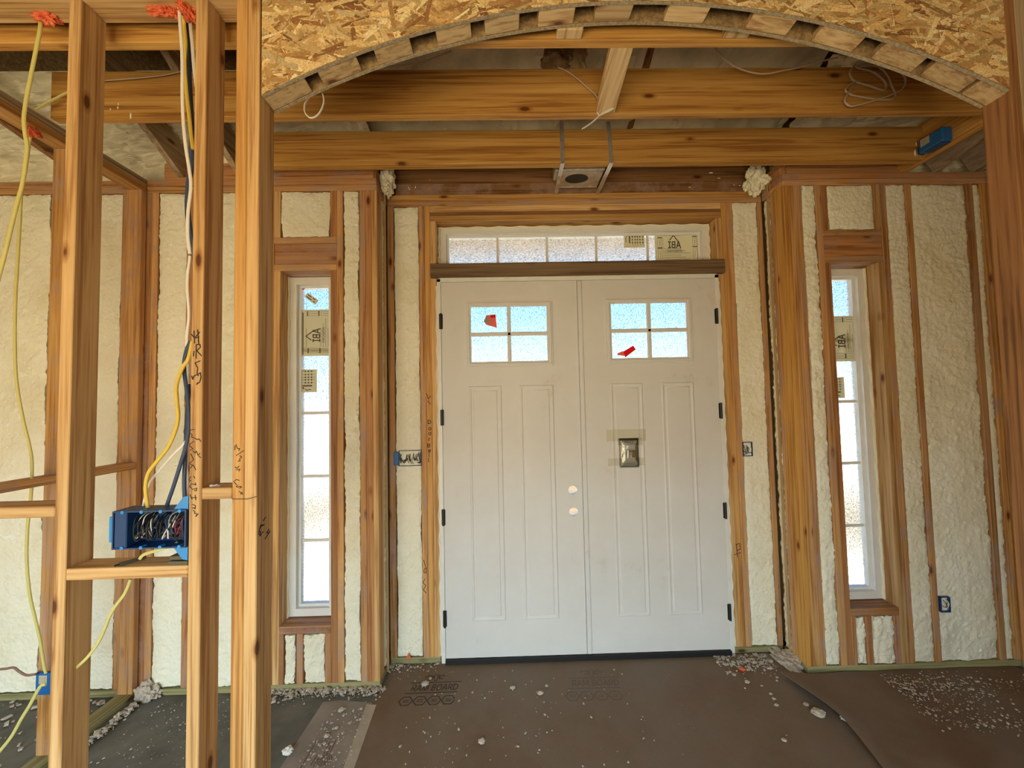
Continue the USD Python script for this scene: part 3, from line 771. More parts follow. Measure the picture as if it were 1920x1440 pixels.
# ------------------------------------------------------------------ the room behind the camera (seen only by the light)
shell = simple('rear_room_wall', (.52, .40, .25), .9)
wz = struct('wall_rear')
obj('rear_panel', box(-4.6, -3.7, -4.95, -4.85, 0, 3.13), shell, wz)
obj('rear_panel', box(1.0, 4.6, -4.95, -4.85, 0, 3.13), shell, wz)
obj('rear_header', box(-3.7, 1.0, -4.95, -4.85, 2.40, 3.13), shell, wz)
obj('side_panel', box(-4.6, -4.5, -4.9, .1, 0, 5.0), shell, wz)
obj('side_panel', box(4.5, 4.6, -4.9, .1, 0, 5.0), shell, wz)

# ------------------------------------------------------------------ windows
def rect_ring(x0, x1, z0, z1, t, y0, y1, tb=None):
    poly = sbox(x0, z0, x1, z1).difference(sbox(x0 + t, z0 + (tb or t), x1 - t, z1 - t))
    return lay(extrude(poly, y1 - y0), (0, y1, 0), (1, 0, 0), (0, 0, 1), (0, -1, 0))


def abi_label(parent, origin, u, v, w, h, depthn=(0, -1, 0)):
    """The maker's paper label seen from behind, so its print is mirrored. u, v: the printed right and up as seen in the room."""
    L = lambda mesh, z: lay(mesh, np.array(origin) + np.array(depthn) * z, u, v, depthn)
    st = obj('label', L(extrude(sbox(0, 0, w, h), .0006), 0.0), CREAM, parent, label='cream maker label on the glass, print mirrored', smooth=False)
    dark, mid = [], []
    dark.append(sbox(.03 * w, .935 * h, .94 * w, .962 * h))
    for x, ys in ((.06, (.78, .43)), (.86, (.80, .46))):
        for yy in ys:
            dark.append(sbox(x * w, yy * h, (x + .11) * w, (yy + .03) * h))
    for x in (.07, .87):
        for y0, y1 in ((.47, .76), (.08, .41)):
            mid.append(sbox(x * w, y0 * h, (x + .09) * w, y1 * h).exterior.buffer(.004 * w))
            mid.append(LineString([((x + .045) * w, (y0 + .05) * h), ((x + .045) * w, (y1 - .05) * h)]).buffer(.006 * w))
    for k in range(12):
        y = (.05 + .072 * k) * h
        if .45 < y / h < .80: continue
        mid.append(sbox(.20 * w, y, (.80 - .1 * (k % 3)) * w, y + .018 * h))
    mid.append(sbox(.185 * w, .03 * h, .190 * w, .9 * h))
    obj('label_print', L(extrude(unary_union(mid), .0004), .0006), GREYL, st, smooth=False)
    # mirrored letters A B I under a roof line, and WINDOWS
    t = meshkit.text_mesh('ABI', .22 * h, .0005, bold=True); tv = np.array(t.vertices); tv[:, 0] *= .30 * w / max(tv[:, 0].max(), 1e-6)
    tv[:, 0] = .60 * w - (tv[:, 0] - 0); tv[:, 1] += .44 * h
    w2 = meshkit.text_mesh('WINDOWS', .085 * h, .0005); wv = np.array(w2.vertices); wv[:, 0] *= .34 * w / wv[:, 0].max(); wv[:, 0] = .62 * w - wv[:, 0]; wv[:, 1] += .30 * h
    roof = LineString([(.34 * w, .70 * h), (.43 * w, .86 * h), (.56 * w, .60 * h)]).buffer(.010 * w, cap_style=2)
    dm = cat_meshes([extrude(unary_union(dark), .0005), extrude(roof, .0005), (tv, t.faces[:, ::-1]), (wv, w2.faces[:, ::-1])])
    obj('label_print', L(dm, .0006), LINE, st, smooth=False)


def rating_label(parent, origin, u, v, w, h, nrm=(0, -1, 0)):
    L = lambda mesh, z: lay(mesh, np.array(origin) + np.array(nrm) * z, u, v, nrm)
    st = obj('label', L(extrude(sbox(0, 0, w, h), .0006), 0.0), CREAM, parent, label='small cream ratings label on the glass', smooth=False)
    dark = [sbox(.25 * w, .30 * h, .31 * w, .92 * h), sbox(.15 * w, .82 * h, .22 * w, .92 * h), LineString([(.14 * w, .75 * h), (.08 * w, .62 * h), (.12 * w, .5 * h), (.10 * w, .38 * h)]).buffer(.014 * w)]
    for x in (.42, .55, .66, .78, .92):
        dark.append(LineString([(x * w, .15 * h), (x * w, .9 * h)]).buffer(.006 * w))
        for yy in (.3, .5, .7):
            dark.append(sbox((x - .04) * w, yy * h, (x + .03) * w, (yy + .07) * h))
    obj('label_print', L(extrude(unary_union(dark), .0004), .0006), LINE, st, smooth=False)


def side_window(n, x0, x1, label):
    wn = struct(f'window_{n}')
    z0, z1 = .378, 2.488
    yf = W + .095                       # face of the white frame
    obj('frame', rect_ring(x0 + .004, x1 - .004, z0, z1, .046, yf, yf + .045), WHITE, wn, smooth=False)
    obj('sash', rect_ring(x0 + .046, x1 - .046, z0 + .042, z1 - .042, .020, yf + .028, yf + .07), WHITE, wn, smooth=False)
    gy = yf + .052
    obj('glass_pane', box(x0 + .062, x1 - .062, gy, gy + .005, z0 + .058, z1 - .058, ch=.0005), RAIN, wn, smooth=False)
    for k in range(1, 5):
        z = z0 + .055 + (z1 - z0 - .11) * k / 5 - .01
        obj('grille_bar', box(x0 + .062, x1 - .062, gy - .012, gy - .004, z - .009, z + .009), WHITE, wn)
    bead = [(x0 + .004, yf - .004, z0)] + [(x0 + .003 + .004 * math.sin(k * 1.7), yf - .003, z0 + (z1 - z0) * k / 40) for k in range(41)]
    obj('foam_bead', tube(bead, .007, seg=6, n=2), FOAM, wn)
    bead = [(x1 - .003 - .004 * math.sin(k * 2.1), yf - .003, z0 + (z1 - z0) * k / 40) for k in range(41)]
    obj('foam_bead', tube(bead, .009, seg=6, n=2), FOAM, wn)
    return wn, gy


w1, gy = side_window(1, WX0, WX1, '')
gl = gy - .014
pa, pb_ = At(565, 581, 'y', gl), At(565, 668, 'y', gl)
abi_label(w1, (pa[0] + .215, gl, pb_[2]), (0, 0, 1), (-1, 0, 0), pa[2] - pb_[2], .215)
pa, pb_ = At(565, 693, 'y', gl), At(594, 735, 'y', gl)
rating_label(w1, (pb_[0], gl, pb_[2]), (0, 0, 1), (-1, 0, 0), pa[2] - pb_[2], pb_[0] - pa[0])
c = At(584, 560, 'y', gl)
st = obj('label', rot_box(c, (.088, .036, .0006), (.80, 0, -.60), (.60, 0, .80), (0, -1, 0), ch=.0001), CREAM, w1, label='small tilted paper label near the top of the glass', smooth=False)
obj('label_print', cat_meshes([rot_box(c + np.array([.8, 0, -.6]) * a + np.array([.6, 0, .8]) * b + np.array([0, -.0006, 0]), (l, .006, .0004), (.80, 0, -.60), (.60, 0, .80), (0, -1, 0), ch=.0001) for a, b, l in ((-.02, .008, .03), (.015, .008, .02), (-.015, -.007, .04), (.025, -.007, .012))]), LINE, st, smooth=False)
for (px, py), m in (((569, 541), RED), ((576.5, 537), simple('green_dot', (.05, .2, .12), .6))):
    c = At(px, py, 'y', gl)
    obj('dot_sticker', lay(extrude(Point(0, 0).buffer(.009), .0006), c, (1, 0, 0), (0, 0, 1), (0, -1, 0)), m, w1, smooth=False)

w2, gy = side_window(2, RX0, RX1, '')
gl = gy - .014
pa, pb_ = At(1608, 592, 'y', gl), At(1608, 677, 'y', gl)
abi_label(w2, (pa[0], gl, pb_[2]), (0, 0, 1), (-1, 0, 0), pa[2] - pb_[2], .215)
pa, pb_ = At(1582, 707, 'y', gl), At(1582, 746, 'y', gl)
rating_label(w2, (pa[0], gl, pb_[2]), (0, 0, 1), (-1, 0, 0), pa[2] - pb_[2], .085)

w3 = struct('window_3')
tz0, tz1, tx0, tx1 = 2.601, 2.886, -.432, 1.448
yf = .088
obj('frame', rect_ring(tx0, tx1, tz0, tz1, .042, yf, yf + .045, tb=.03), WHITE, w3, smooth=False)
obj('sash', rect_ring(tx0 + .04, tx1 - .04, tz0 + .028, tz1 - .042, .018, yf + .028, yf + .062, tb=.012), WHITE, w3, smooth=False)
gy = yf + .050
obj('glass_pane', box(tx0 + .05, tx1 - .05, gy, gy + .005, tz0 + .035, tz1 - .05, ch=.0005), REED, w3, smooth=False)
for px in (933, 1025, 1117, 1213):
    x = At(px, 465, 'y', gy)[0]
    obj('grille_bar', box(x - .009, x + .009, gy - .012, gy - .004, tz0 + .035, tz1 - .045), WHITE, w3)
gl = gy - .013
pa, pb_ = At(1227, 434, 'y', gl), At(1311, 490, 'y', gl)
abi_label(w3, (pa[0], gl, pb_[2] + .003), (1, 0, 0), (0, 0, 1), pb_[0] - pa[0], pa[2] - pb_[2] - .003)
pa, pb_ = At(1169, 437, 'y', gl), At(1209, 464, 'y', gl)
rating_label(w3, (pa[0], gl, pb_[2]), (1, 0, 0), (0, 0, 1), pb_[0] - pa[0], pa[2] - pb_[2])
for z, a, b in ((tz1 + .002, tx0, tx1),):
    obj('foam_bead', tube([(a + (b - a) * k / 60, yf - .004, z - .004 - .003 * math.sin(k * 1.3)) for k in range(61)], .007, seg=6, n=2), FOAM, w3)
for x in (tx0 - .004, tx1 + .004):
    obj('foam_bead', tube([(x + .003 * math.sin(k * 1.9), yf - .004, tz0 + (tz1 - tz0) * k / 12) for k in range(13)], .009, seg=6, n=2), FOAM, w3)

# ------------------------------------------------------------------ doors
DF = -.012
LXa, LXm, LXb, DZ0, DZ1 = -.412, .4955, 1.4275, .034, 2.471
def rings(x0, x1, z0, z1, prof, y, fill=True):
    V, F = [], []
    for ins, hgt in prof:
        V += [(x0 + ins, y - hgt, z0 + ins), (x1 - ins, y - hgt, z0 + ins), (x1 - ins, y - hgt, z1 - ins), (x0 + ins, y - hgt, z1 - ins)]
    for i in range(len(prof) - 1):
        a, b = i * 4, i * 4 + 4
        for j in range(4):
            k = (j + 1) % 4
            F += [[a + j, a + k, b + k], [a + j, b + k, b + j]]
    if fill:
        a = (len(prof) - 1) * 4; F += [[a, a + 1, a + 2], [a, a + 2, a + 3]]
    return np.array(V), np.array(F)


def door_leaf(n, x0, x1, lite, panels, holes):
    dr = struct(f'door_{n}')
    poly = sbox(x0, DZ0, x1, DZ1)
    lx0, lx1, lz0, lz1 = lite
    poly = poly.difference(sbox(lx0 + .02, lz0 + .02, lx1 - .02, lz1 - .02))
    for hx, hz, hr in holes:
        poly = poly.difference(Point(hx, hz).buffer(hr, 24))
    obj('slab', lay(extrude(poly, .044), (0, DF + .044, 0), (1, 0, 0), (0, 0, 1), (0, -1, 0)), DOOR, dr, smooth=False)
    for p in panels:
        obj('panel', rings(*p, [(0, -.002), (.002, .0012), (.007, .0045), (.013, .0045), (.020, .0008), (.030, .0006), (.034, .0036), (.037, .0046)], DF), DOOR, dr, smooth=25)
    ring = sbox(lx0, lz0, lx1, lz1).difference(sbox(lx0 + .034, lz0 + .034, lx1 - .034, lz1 - .034))
    fr = obj('lite_frame', cat_meshes([lay(extrude(ring, .012), (0, DF + .001, 0), (1, 0, 0), (0, 0, 1), (0, -1, 0)), rings(lx0 + .006, lx1 - .006, lz0 + .006, lz1 - .006, [(0, .011), (.004, .017), (.016, .017), (.026, .008), (.030, .004)], DF, False)]), DOOR, dr, smooth=False)
    gx0, gx1, gz0, gz1 = lx0 + .030, lx1 - .030, lz0 + .030, lz1 - .030
    cx, cz = (gx0 + gx1) / 2, (gz0 + gz1) / 2
    for a in ((cx - .0125, cx + .0125, gz0, gz1), (gx0, gx1, cz - .0125, cz + .0125)):
        obj('grille_bar', box(a[0], a[1], DF - .012, DF + .012, a[2], a[3], ch=.004), DOOR, dr)
    for xa, xb in ((gx0, cx - .0125), (cx + .0125, gx1)):
        for za, zb in ((gz0, cz - .0125), (cz + .0125, gz1)):
            obj('glass_pane', box(xa - .003, xb + .003, DF + .018, DF + .024, za - .003, zb + .003, ch=.0005), RAIN, dr, smooth=False)
    return dr, (gx0, gx1, gz0, gz1)


def P2(px, py, y=DF):
    p = At(px, py, 'y', y); return p[0], p[2]


def span(pxa, pya, pxb, pyb):
    a, b = P2(pxa, pya), P2(pxb, pyb)
    return a[0], b[0], b[1], a[1]


la = span(872.5, 567, 1037, 686)
pl = [(*[(P2(879, 724)[0] + P2(885, 1164)[0]) / 2, (P2(942, 723)[0] + P2(948, 1163)[0]) / 2], P2(917, 1164)[1], P2(910, 723)[1]),
      (*[(P2(975, 724)[0] + P2(982, 1162)[0]) / 2, (P2(1038, 722)[0] + P2(1049, 1160)[0]) / 2], P2(1015, 1162)[1], P2(1005, 722)[1])]
zt_, zb_ = (pl[0][3] + pl[1][3]) / 2, (pl[0][2] + pl[1][2]) / 2
pl = [(a, b, zb_, zt_) for a, b, _, _ in pl]
h1, h2 = P2(1074, 919), P2(1075.5, 960)
d1, g1 = door_leaf(1, LXa, LXm - .0015, la, pl, [(h1[0], h1[1], .029), (h2[0], h2[1], .029)])
off = (LXm - LXa)
lb = span(1134.5, 560.5, 1299, 679)
pr = [((P2(1143, 720)[0] + P2(1157, 1157)[0]) / 2, (P2(1204, 720)[0] + P2(1221, 1156)[0]) / 2, zb_, zt_), ((P2(1238, 718)[0] + P2(1256, 1153)[0]) / 2, (P2(1300, 717)[0] + P2(1319, 1152)[0]) / 2, zb_, zt_)]
d2, g2 = door_leaf(2, LXm + .0015, LXb, lb, pr, [])
obj('astragal', box(LXm + .002, LXm + .030, DF - .010, DF, DZ0 + .004, DZ1 - .004, ch=.003), DOOR, d2)
for dr, pts, x in ((d1, ((603, 825), (783, 828), (970, 830), (1160, 833)), LXa - .004), (d2, ((593, 1343), (770, 1353), (957, 1361), (1147, 1371)), LXb + .004)):
    for py, px in pts:
        z = At(px, py, 'y', DF)[2]
        obj('hinge', cat_meshes([tube([(x, DF - .008, z - .052), (x, DF - .008, z + .052)], .0075, seg=10, n=2), box(x - .012, x + .012, DF - .003, DF + .002, z - .050, z + .050)]), BLACK, dr)
# red film tags stuck on the panes
ty = DF + .0175
def tag_poly(pts, mat, parent, name='tag', label=None, z=0.0):
    P = [At(x, y, 'y', ty) for x, y in pts]
    return obj(name, lay(extrude(Polygon([(p[0], p[2]) for p in P]).buffer(0), .0006), (0, ty - z, 0), (1, 0, 0), (0, 0, 1), (0, -1, 0)), mat, parent, label=label, smooth=False)
sc = lambda pts: [(860 + x / 9.6, 560 + y / 9.6) for x, y in pts]
t = tag_poly(sc([(500, 300), (660, 285), (690, 525), (500, 470), (450, 410)]), PINK, d1, label='torn red and pink film tag on the upper left pane')
tag_poly(sc([(570, 295), (662, 288), (668, 340), (572, 345)]), RED, t, 'tag_print', z=.0007)
tag_poly(sc([(495, 310), (565, 400), (560, 440), (500, 445), (455, 410)]), simple('tag_grey_print', (.32, .26, .2), .6), t, 'tag_print', z=.0007)
sc = lambda pts: [(800 + x / 3.2, 380 + y / 3.2) for x, y in pts]
t = tag_poly(sc([(1178, 895), (1238, 858), (1255, 880), (1192, 928)]), RED, d2, label='bent red film tag on the lower left pane')
tag_poly(sc([(1142, 905), (1178, 890), (1190, 920), (1146, 915)]), PINK, t, 'tag_print', z=.0007)

tr = struct('trim_1')     # door frame
for a, b in ((DX0 + .003, LXa - .003), (LXb + .003, DX1 - .003)):
    obj('jamb', box(a, b, -.010, .13, .0, 2.498), WHITE, tr)
obj('head_jamb', box(DX0 + .003, DX1 - .003, -.010, .13, DZ1 + .004, 2.5), WHITE, tr)
obj('door_sill', box(LXa - .002, LXb + .002, -.030, .13, .0, .032), RUBBER, tr)
obj('foam_bead', tube([(DX0 + .02 + (DX1 - DX0 - .04) * k / 80, -.008, 2.502 + .003 * math.sin(k * 1.9)) for k in range(81)], .006, seg=6, n=2), FOAM, tr)
obj('foam_bead', tube([(DX0 + .001 + .003 * math.sin(k * 1.4), -.004, .05 + 2.4 * k / 70) for k in range(71)], .005, seg=6, n=2), FOAM, tr)
obj('foam_bead', tube([(DX1 - .001 + .003 * math.sin(k * 1.8), -.004, .05 + 2.4 * k / 70) for k in range(71)], .005, seg=6, n=2), FOAM, tr)

#PART2
# ------------------------------------------------------------------ outside, seen through the patterned glass
porch = struct('porch')
obj('porch_floor', box(-2.6, 3.6, .15, 2.2, -.16, -.02), DRIVE, porch)
obj('porch_ceiling', box(-.9, 1.9, .16, 1.20, 2.98, 3.02), PORCH, porch)
ground = struct('ground')
obj('yard', box(-60, 60, .15, 9.0, -.4, -.17), DIRT, ground)
obj('drive', box(-60, 60, 9.0, 17.0, -.4, -.16), DRIVE, ground)
obj('verge', box(-60, 60, 17.0, 22.0, -.4, -.15), DIRT, ground)
obj('street', box(-60, 60, 22.0, 30.0, -.4, -.16), DRIVE, ground)
obj('field', box(-60, 60, 30.0, 90.0, -.4, -.14), GRASS, ground)
def tree(x, y, h, seed, label):
    t = thing('tree', label, 'tree', (x, y, -.15))
    obj('trunk', tube([(x, y, -.2), (x + .1, y, h * .3), (x, y + .1, h * .55)], .16, seg=8), BARK, t)
    ms = [lump((x + .5 * h * .3 * math.cos(k * 2.4), y + .2 * h * math.sin(k * 2.4), h * (.52 + .06 * k)), (h * .26, h * .26, h * .2), seed + k, sub=3, amp=.7, freq=4) for k in range(6)]
    obj('crown', cat_meshes(ms), LEAF, t)
tree(-15.0, 31, 6.0, 11, 'green tree blurred behind the rain glass of the left side window')
tree(24, 30, 4.2, 31, 'low tree blurred behind the rain glass of the right side window')

# ------------------------------------------------------------------ floor boards laid over the slab
def sheet(name, poly, z, th, mat, label, cat):
    t = thing(name, label, cat, (*poly.centroid.coords[0], z))
    obj('board', lay(extrude(poly, th), (0, 0, z), (1, 0, 0), (0, 1, 0), (0, 0, 1)), mat, t, smooth=False)
    return t
main = sheet('floor_board', Polygon([(-.752, -.012), (1.772, -.012), (1.772, -.30), (1.70, -.9), (1.5, -4.5), (-.74, -4.5), (-.765, -.35)]), .0005, .0025, RAM, 'brown kraft floor protection board in front of the white doors', 'floor protection board')
side = sheet('floor_board', Polygon([(-1.06, -.305), (-.965, -.295), (-.775, -.322), (-.742, -.72), (-.74, -4.5), (-1.12, -4.5), (-1.075, -.72)]), .0005, .002, RAM_GREY, 'narrow greyish floor board left of the tan seam tape', 'floor protection board')
tp = obj('seam_tape', lay(extrude(Polygon([(-.806, -.335), (-.750, -.340), (-.728, -.72), (-.70, -2.5), (-.77, -2.5), (-.778, -.72)]), .0006), (0, 0, .0034), (1, 0, 0), (0, 1, 0), (0, 0, 1)), TAPE, smooth=False)
tag(stage.GetPrimAtPath(tp), 'tan tape strip along the seam between two floor boards', 'tape')
# the curled board on the right
def curled():
    nu, nv = 50, 60
    V = np.zeros((nu, nv, 3))
    for j, t in enumerate(np.linspace(0, 1, nv)):
        y = -.222 - t * 2.2
        tt = min(1, t * 2.2 / .62)
        ex = 1.600 + .075 * math.sin(min(1, tt * 1.0) * 1.9) - (.055 * max(0, (t * 2.2 - .33) / .3) if t * 2.2 > .33 else 0)
        for i, s in enumerate(np.linspace(0, 1, nu)):
            s2 = s ** 1.6
            x = ex + s2 * (3.04 - ex)
            d = x - ex
            lift = (.014 + .020 * math.sin(tt * 3.0) ** 2) * math.exp(-(d / .10) ** 2) + .012 * math.exp(-(d / .5) ** 2) + .004 * math.sin(x * 9 + y * 4) ** 2
            V[i, j] = (x, y + .012 * math.sin(x * 3), .006 + lift)
    v = V.reshape(-1, 3); F = grid_faces(nu, nv)[:, ::-1]
    n0 = len(v); v = np.vstack([v, v - [0, 0, .003]]); F2 = F[:, ::-1] + n0
    edge = [j for j in range(nv)] ; E = []
    for a, b in zip(edge[:-1], edge[1:]):
        E += [[a, b, n0 + b], [a, n0 + b, n0 + a]]
    top = [i * nv for i in range(nu)]
    for a, b in zip(top[:-1], top[1:]):
        E += [[a, n0 + b, b], [a, n0 + a, n0 + b]]
    return v, np.vstack([F, F2, np.array(E)])
cb = thing('floor_board', 'dusty floor board with a curled raised edge at the right window wall', 'floor protection board', (2.3, -1.0, 0))
obj('board', curled(), RAM, cb)

def board_print(parent, x0, y0, s, mat, seed, skew=.12, ang=0.0, keep=1.0):
    r = np.random.default_rng(seed)
    shapes = []
    t = meshkit.text_mesh('RAM BOARD', 1.0, .3, bold=True); tv = np.array(t.vertices); k = 5.6 / tv[:, 0].max(); tv[:, 0] = tv[:, 0] * k + tv[:, 1] * skew
    tv[:, 2] *= .0012
    shapes += [LineString([(-.2, 1.35), (5.9, 1.35)]).buffer(.07), LineString([(-.45, -.35), (5.6, -.35)]).buffer(.07)]
    for k in range(4):
        c = (.35 + 1.62 * k - .45, -1.55)
        hexa = Polygon([(c[0] + .78 * math.cos(a), c[1] + .72 * math.sin(a)) for a in np.linspace(0, 2 * np.pi, 7)[:-1]])
        shapes.append(hexa.exterior.buffer(.07))
        for m in range(2):
            shapes.append(LineString([(c[0] - .3, c[1] + .12 - .25 * m), (c[0] + .3, c[1] + .12 - .25 * m)]).buffer(.05))
    for sg in (-1, 1):       # the two horns of the emblem
        a = np.linspace(.2, 5.2, 26); rr = np.linspace(.62, .16, 26)
        shapes.append(LineString([(2.75 + sg * (.72 + rr[i] * math.cos(a[i])), 2.15 + .8 * rr[i] * math.sin(a[i])) for i in range(26)]).buffer(.075))
    shapes.append(Polygon([(2.45, 2.6), (3.05, 2.6), (2.85, 1.6), (2.65, 1.6)]).exterior.buffer(.05))
    m = cat_meshes([(tv, t.faces), lay(extrude(unary_union(shapes), .0003), (0, 0, 0), (1, 0, 0), (0, 1, 0), (0, 0, 1))])
    c, sn = math.cos(ang), math.sin(ang)
    V, F = m
    V = np.stack([V[:, 0] * s, V[:, 1] * s, V[:, 2]], 1)
    obj('board_print', lay((V, F), (x0, y0, .0031), (c, sn, 0), (-sn, c, 0), (0, 0, 1)), mat, parent, smooth=False)
board_print(main, -.588, -.245, .049, PRINT, 1)
board_print(main, .352, -.250, .050, FAINT, 2, ang=-.02)
# third print, turned sideways on the narrow board
shapes = []
for a, b in (((588, 1398), (560, 1446)), ((618, 1391), (608, 1412)), ((624, 1391), (613, 1412)), ((630, 1388), (619, 1410)), ((594, 1417), (583, 1434)), ((599, 1416), (588, 1436))):
    pa, pb_ = At(*a, 'z', .003), At(*b, 'z', .003)
    shapes.append(LineString([pa[:2], pb_[:2]]).buffer(.003))
c = At(609, 1424, 'z', .003)
for k in range(3):
    shapes.append(Point(c[0], c[1]).buffer(.030 - .009 * k).exterior.buffer(.0018))
for k in range(9):
    a = k * .7; shapes.append(LineString([(c[0] + .012 * math.cos(a), c[1] + .012 * math.sin(a)), (c[0] + .034 * math.cos(a + .3), c[1] + .034 * math.sin(a + .3))]).buffer(.0018))
obj('board_print', lay(extrude(unary_union(shapes), .0003), (0, 0, .0026), (1, 0, 0), (0, 1, 0), (0, 0, 1)), FAINT, side, smooth=False)

# ------------------------------------------------------------------ foam crumbs: too many to count
def scatter(name, label, n, fn, smin, smax, seed, mat=CRUMB, z=.003):
    r = np.random.default_rng(seed); pts, sz = [], []
    while len(pts) < n:
        p = fn(r)
        if p is not None:
            pts.append((p[0], p[1], z + (p[2] if len(p) > 2 else 0))); sz.append(smin * (smax / smin) ** (r.random() ** 1.8))
    o = obj(name, crumbs(pts, sz, seed), mat, smooth=False)
    tag(stage.GetPrimAtPath(o), label, 'foam crumbs', kind='stuff')
scatter('foam_crumbs', 'pale foam crumbs along the bottom plate by the left window', 700, lambda r: (r.uniform(-1.42, -.74), -.21 - abs(r.normal(0, .035)), r.uniform(0, .012)), .003, .020, 1)
scatter('foam_crumbs', 'pale foam crumbs in the corner left of the doors', 140, lambda r: (r.uniform(-.77, -.45) if r.random() < .6 else r.normal(-.74, .04), -.005 - abs(r.normal(0, .05)), r.uniform(0, .006)), .003, .016, 2)
scatter('foam_crumbs', 'pale foam crumbs piled along the left partition plate', 800, lambda r: (lambda t: (-2.13 + abs(r.normal(0, .022)) + .0 * t, -.29 - 1.0 * t ** 1.0, r.uniform(0, .02)))(r.random()), .004, .022, 3)
scatter('foam_crumbs', 'pale foam crumbs beyond the left partition plate', 90, lambda r: (r.uniform(-3.1, -2.28), -.22 - abs(r.normal(0, .25))), .004, .03, 4)
scatter('foam_crumbs', 'pale foam crumbs in the corner right of the doors', 420, lambda r: (r.uniform(1.30, 1.65), -.02 - abs(r.normal(0, .09)), 0), .003, .018, 5)
scatter('foam_crumbs', 'pale foam crumbs spread over the curled floor board', 850, lambda r: (2.15 + abs(r.normal(0, .35)), -.24 - abs(r.normal(0, .12)) - .1 * r.random()) if r.random() < .7 else (lambda t: (2.1 + .7 * t, -.55 - .12 * t + r.normal(0, .05)))(r.random()), .0025, .011, 6, z=.016)
scatter('foam_crumbs', 'pale foam crumbs scattered on the narrow floor board', 240, lambda r: (r.uniform(-1.0, -.76), -.36 - .5 * r.random()), .003, .013, 7)
scatter('foam_crumbs', 'fine foam crumbs sprinkled on the brown floor board', 170, lambda r: (lambda x: (x, -.08 - .75 * r.random()))(-.6 + abs(r.normal(0, .8))) , .003, .010, 8)
scatter('foam_crumbs', 'fine foam crumbs on the dark floor by the framed wall', 260, lambda r: (r.uniform(-2.0, -1.45), -.26 - .5 * r.random() ** 1.5), .002, .009, 9)
# the larger pieces, one by one
def chip(px, py, size, seed, label, mat=CRUMB, z=.003, flat=.45):
    p = At(px, py, 'z', z); size *= .8
    o = obj('foam_scrap', lump((p[0], p[1], z + size * flat * .42), (size * .5, size * .42, size * flat * .5), seed, sub=2, amp=.8, freq=2.2), mat, smooth=False)
    tag(stage.GetPrimAtPath(o), label, 'foam scrap')
chip(657, 1294, .040, 1, 'square pale foam scrap on the board below the left corner post')
chip(797, 1284, .050, 2, 'white foam scrap lying across the lower edge of the dark print')
chip(807, 1273, .022, 3, 'small foam scrap lying between the two words of the dark print')
chip(1013, 1301, .042, 4, 'rounded pale foam scrap alone in the middle of the brown board')
chip(961, 1291, .034, 5, 'pale foam scrap left of the rounded one on the brown board')
chip(1025, 1287, .022, 6, 'small foam scrap just above the rounded one on the brown board')
chip(903, 1392, .040, 7, 'curled foam scrap nearest the bottom of the picture on the brown board')
chip(540, 1412, .060, 8, 'white foam chunk on the dark floor beside the narrow board', WHITE_CRUMB, flat=.6)
chip(640, 1333, .040, 9, 'pointed foam scrap near the far end of the narrow board', z=.004)
chip(631, 1366, .026, 10, 'foam scrap in the middle of the narrow board', z=.004)
chip(613, 1381, .034, 11, 'lumpy foam scrap above the emblem on the narrow board', z=.004)
chip(1534, 1340, .075, 12, 'long pale foam scrap under the curled board edge')
chip(1511, 1322, .034, 13, 'pale foam scrap tucked left of the curled board edge')
chip(1456, 1323, .026, 14, 'nearest of three pale scraps left of the curled board')
chip(1451, 1311, .024, 15, 'middle one of three pale scraps left of the curled board')
chip(1445, 1302, .022, 16, 'farthest of three pale scraps left of the curled board')
chip(1401, 1280, .034, 17, 'pale foam scrap in front of the orange scrap by the right corner')
chip(1445, 1254, .032, 18, 'pale foam scrap behind the orange scrap by the right corner')
chip(1415, 1244, .034, 19, 'pale foam scrap nearest the bottom plate right of the doors')
chip(1470, 1389, .028, 20, 'pale foam scrap alone on the brown board near the curled board')
chip(1585, 1350, .050, 21, 'white foam scrap lying on the curled board near its edge', WHITE_CRUMB, z=.02)
chip(1392, 1257, .046, 22, 'orange fire foam scrap on the floor right of the doors', ORANGE)
o = obj('foam_scrap', lump(At(402, 917, 'y', -1.24) + np.array([0, 0, .004]), (.016, .014, .011), 5, sub=3, amp=1.0, freq=3), WHITE_CRUMB, smooth=False)
tag(stage.GetPrimAtPath(o), 'white foam scrap on the short block between two near studs', 'foam scrap')
o = obj('foam_mound', lump((1.735, -.10, .018), (.06, .10, .032), 8, sub=4, amp=.8, freq=3), CRUMB, smooth=False)
tag(stage.GetPrimAtPath(o), 'mound of pale foam in the corner right of the doors', 'foam')
o = obj('foam_mound', lump((-2.10, -.225, .03), (.055, .04, .055), 9, sub=4, amp=.8, freq=3), CRUMB, smooth=False)
tag(stage.GetPrimAtPath(o), 'mound of pale foam at the foot of the left partition', 'foam')
o = obj('marking_tag', lay(extrude(Polygon([(-.018, 0), (.018, 0), (0, .036)]), .001), (*(At(767, 1233, 'y', -.004) * [1, 0, 1] + [0, -.014, 0]),), (1, 0, 0), (0, 0, 1), (0, -1, 0)), ORANGE, smooth=False)
tag(stage.GetPrimAtPath(o), 'small orange triangle at the foot of the foam left of the doors', 'marker')

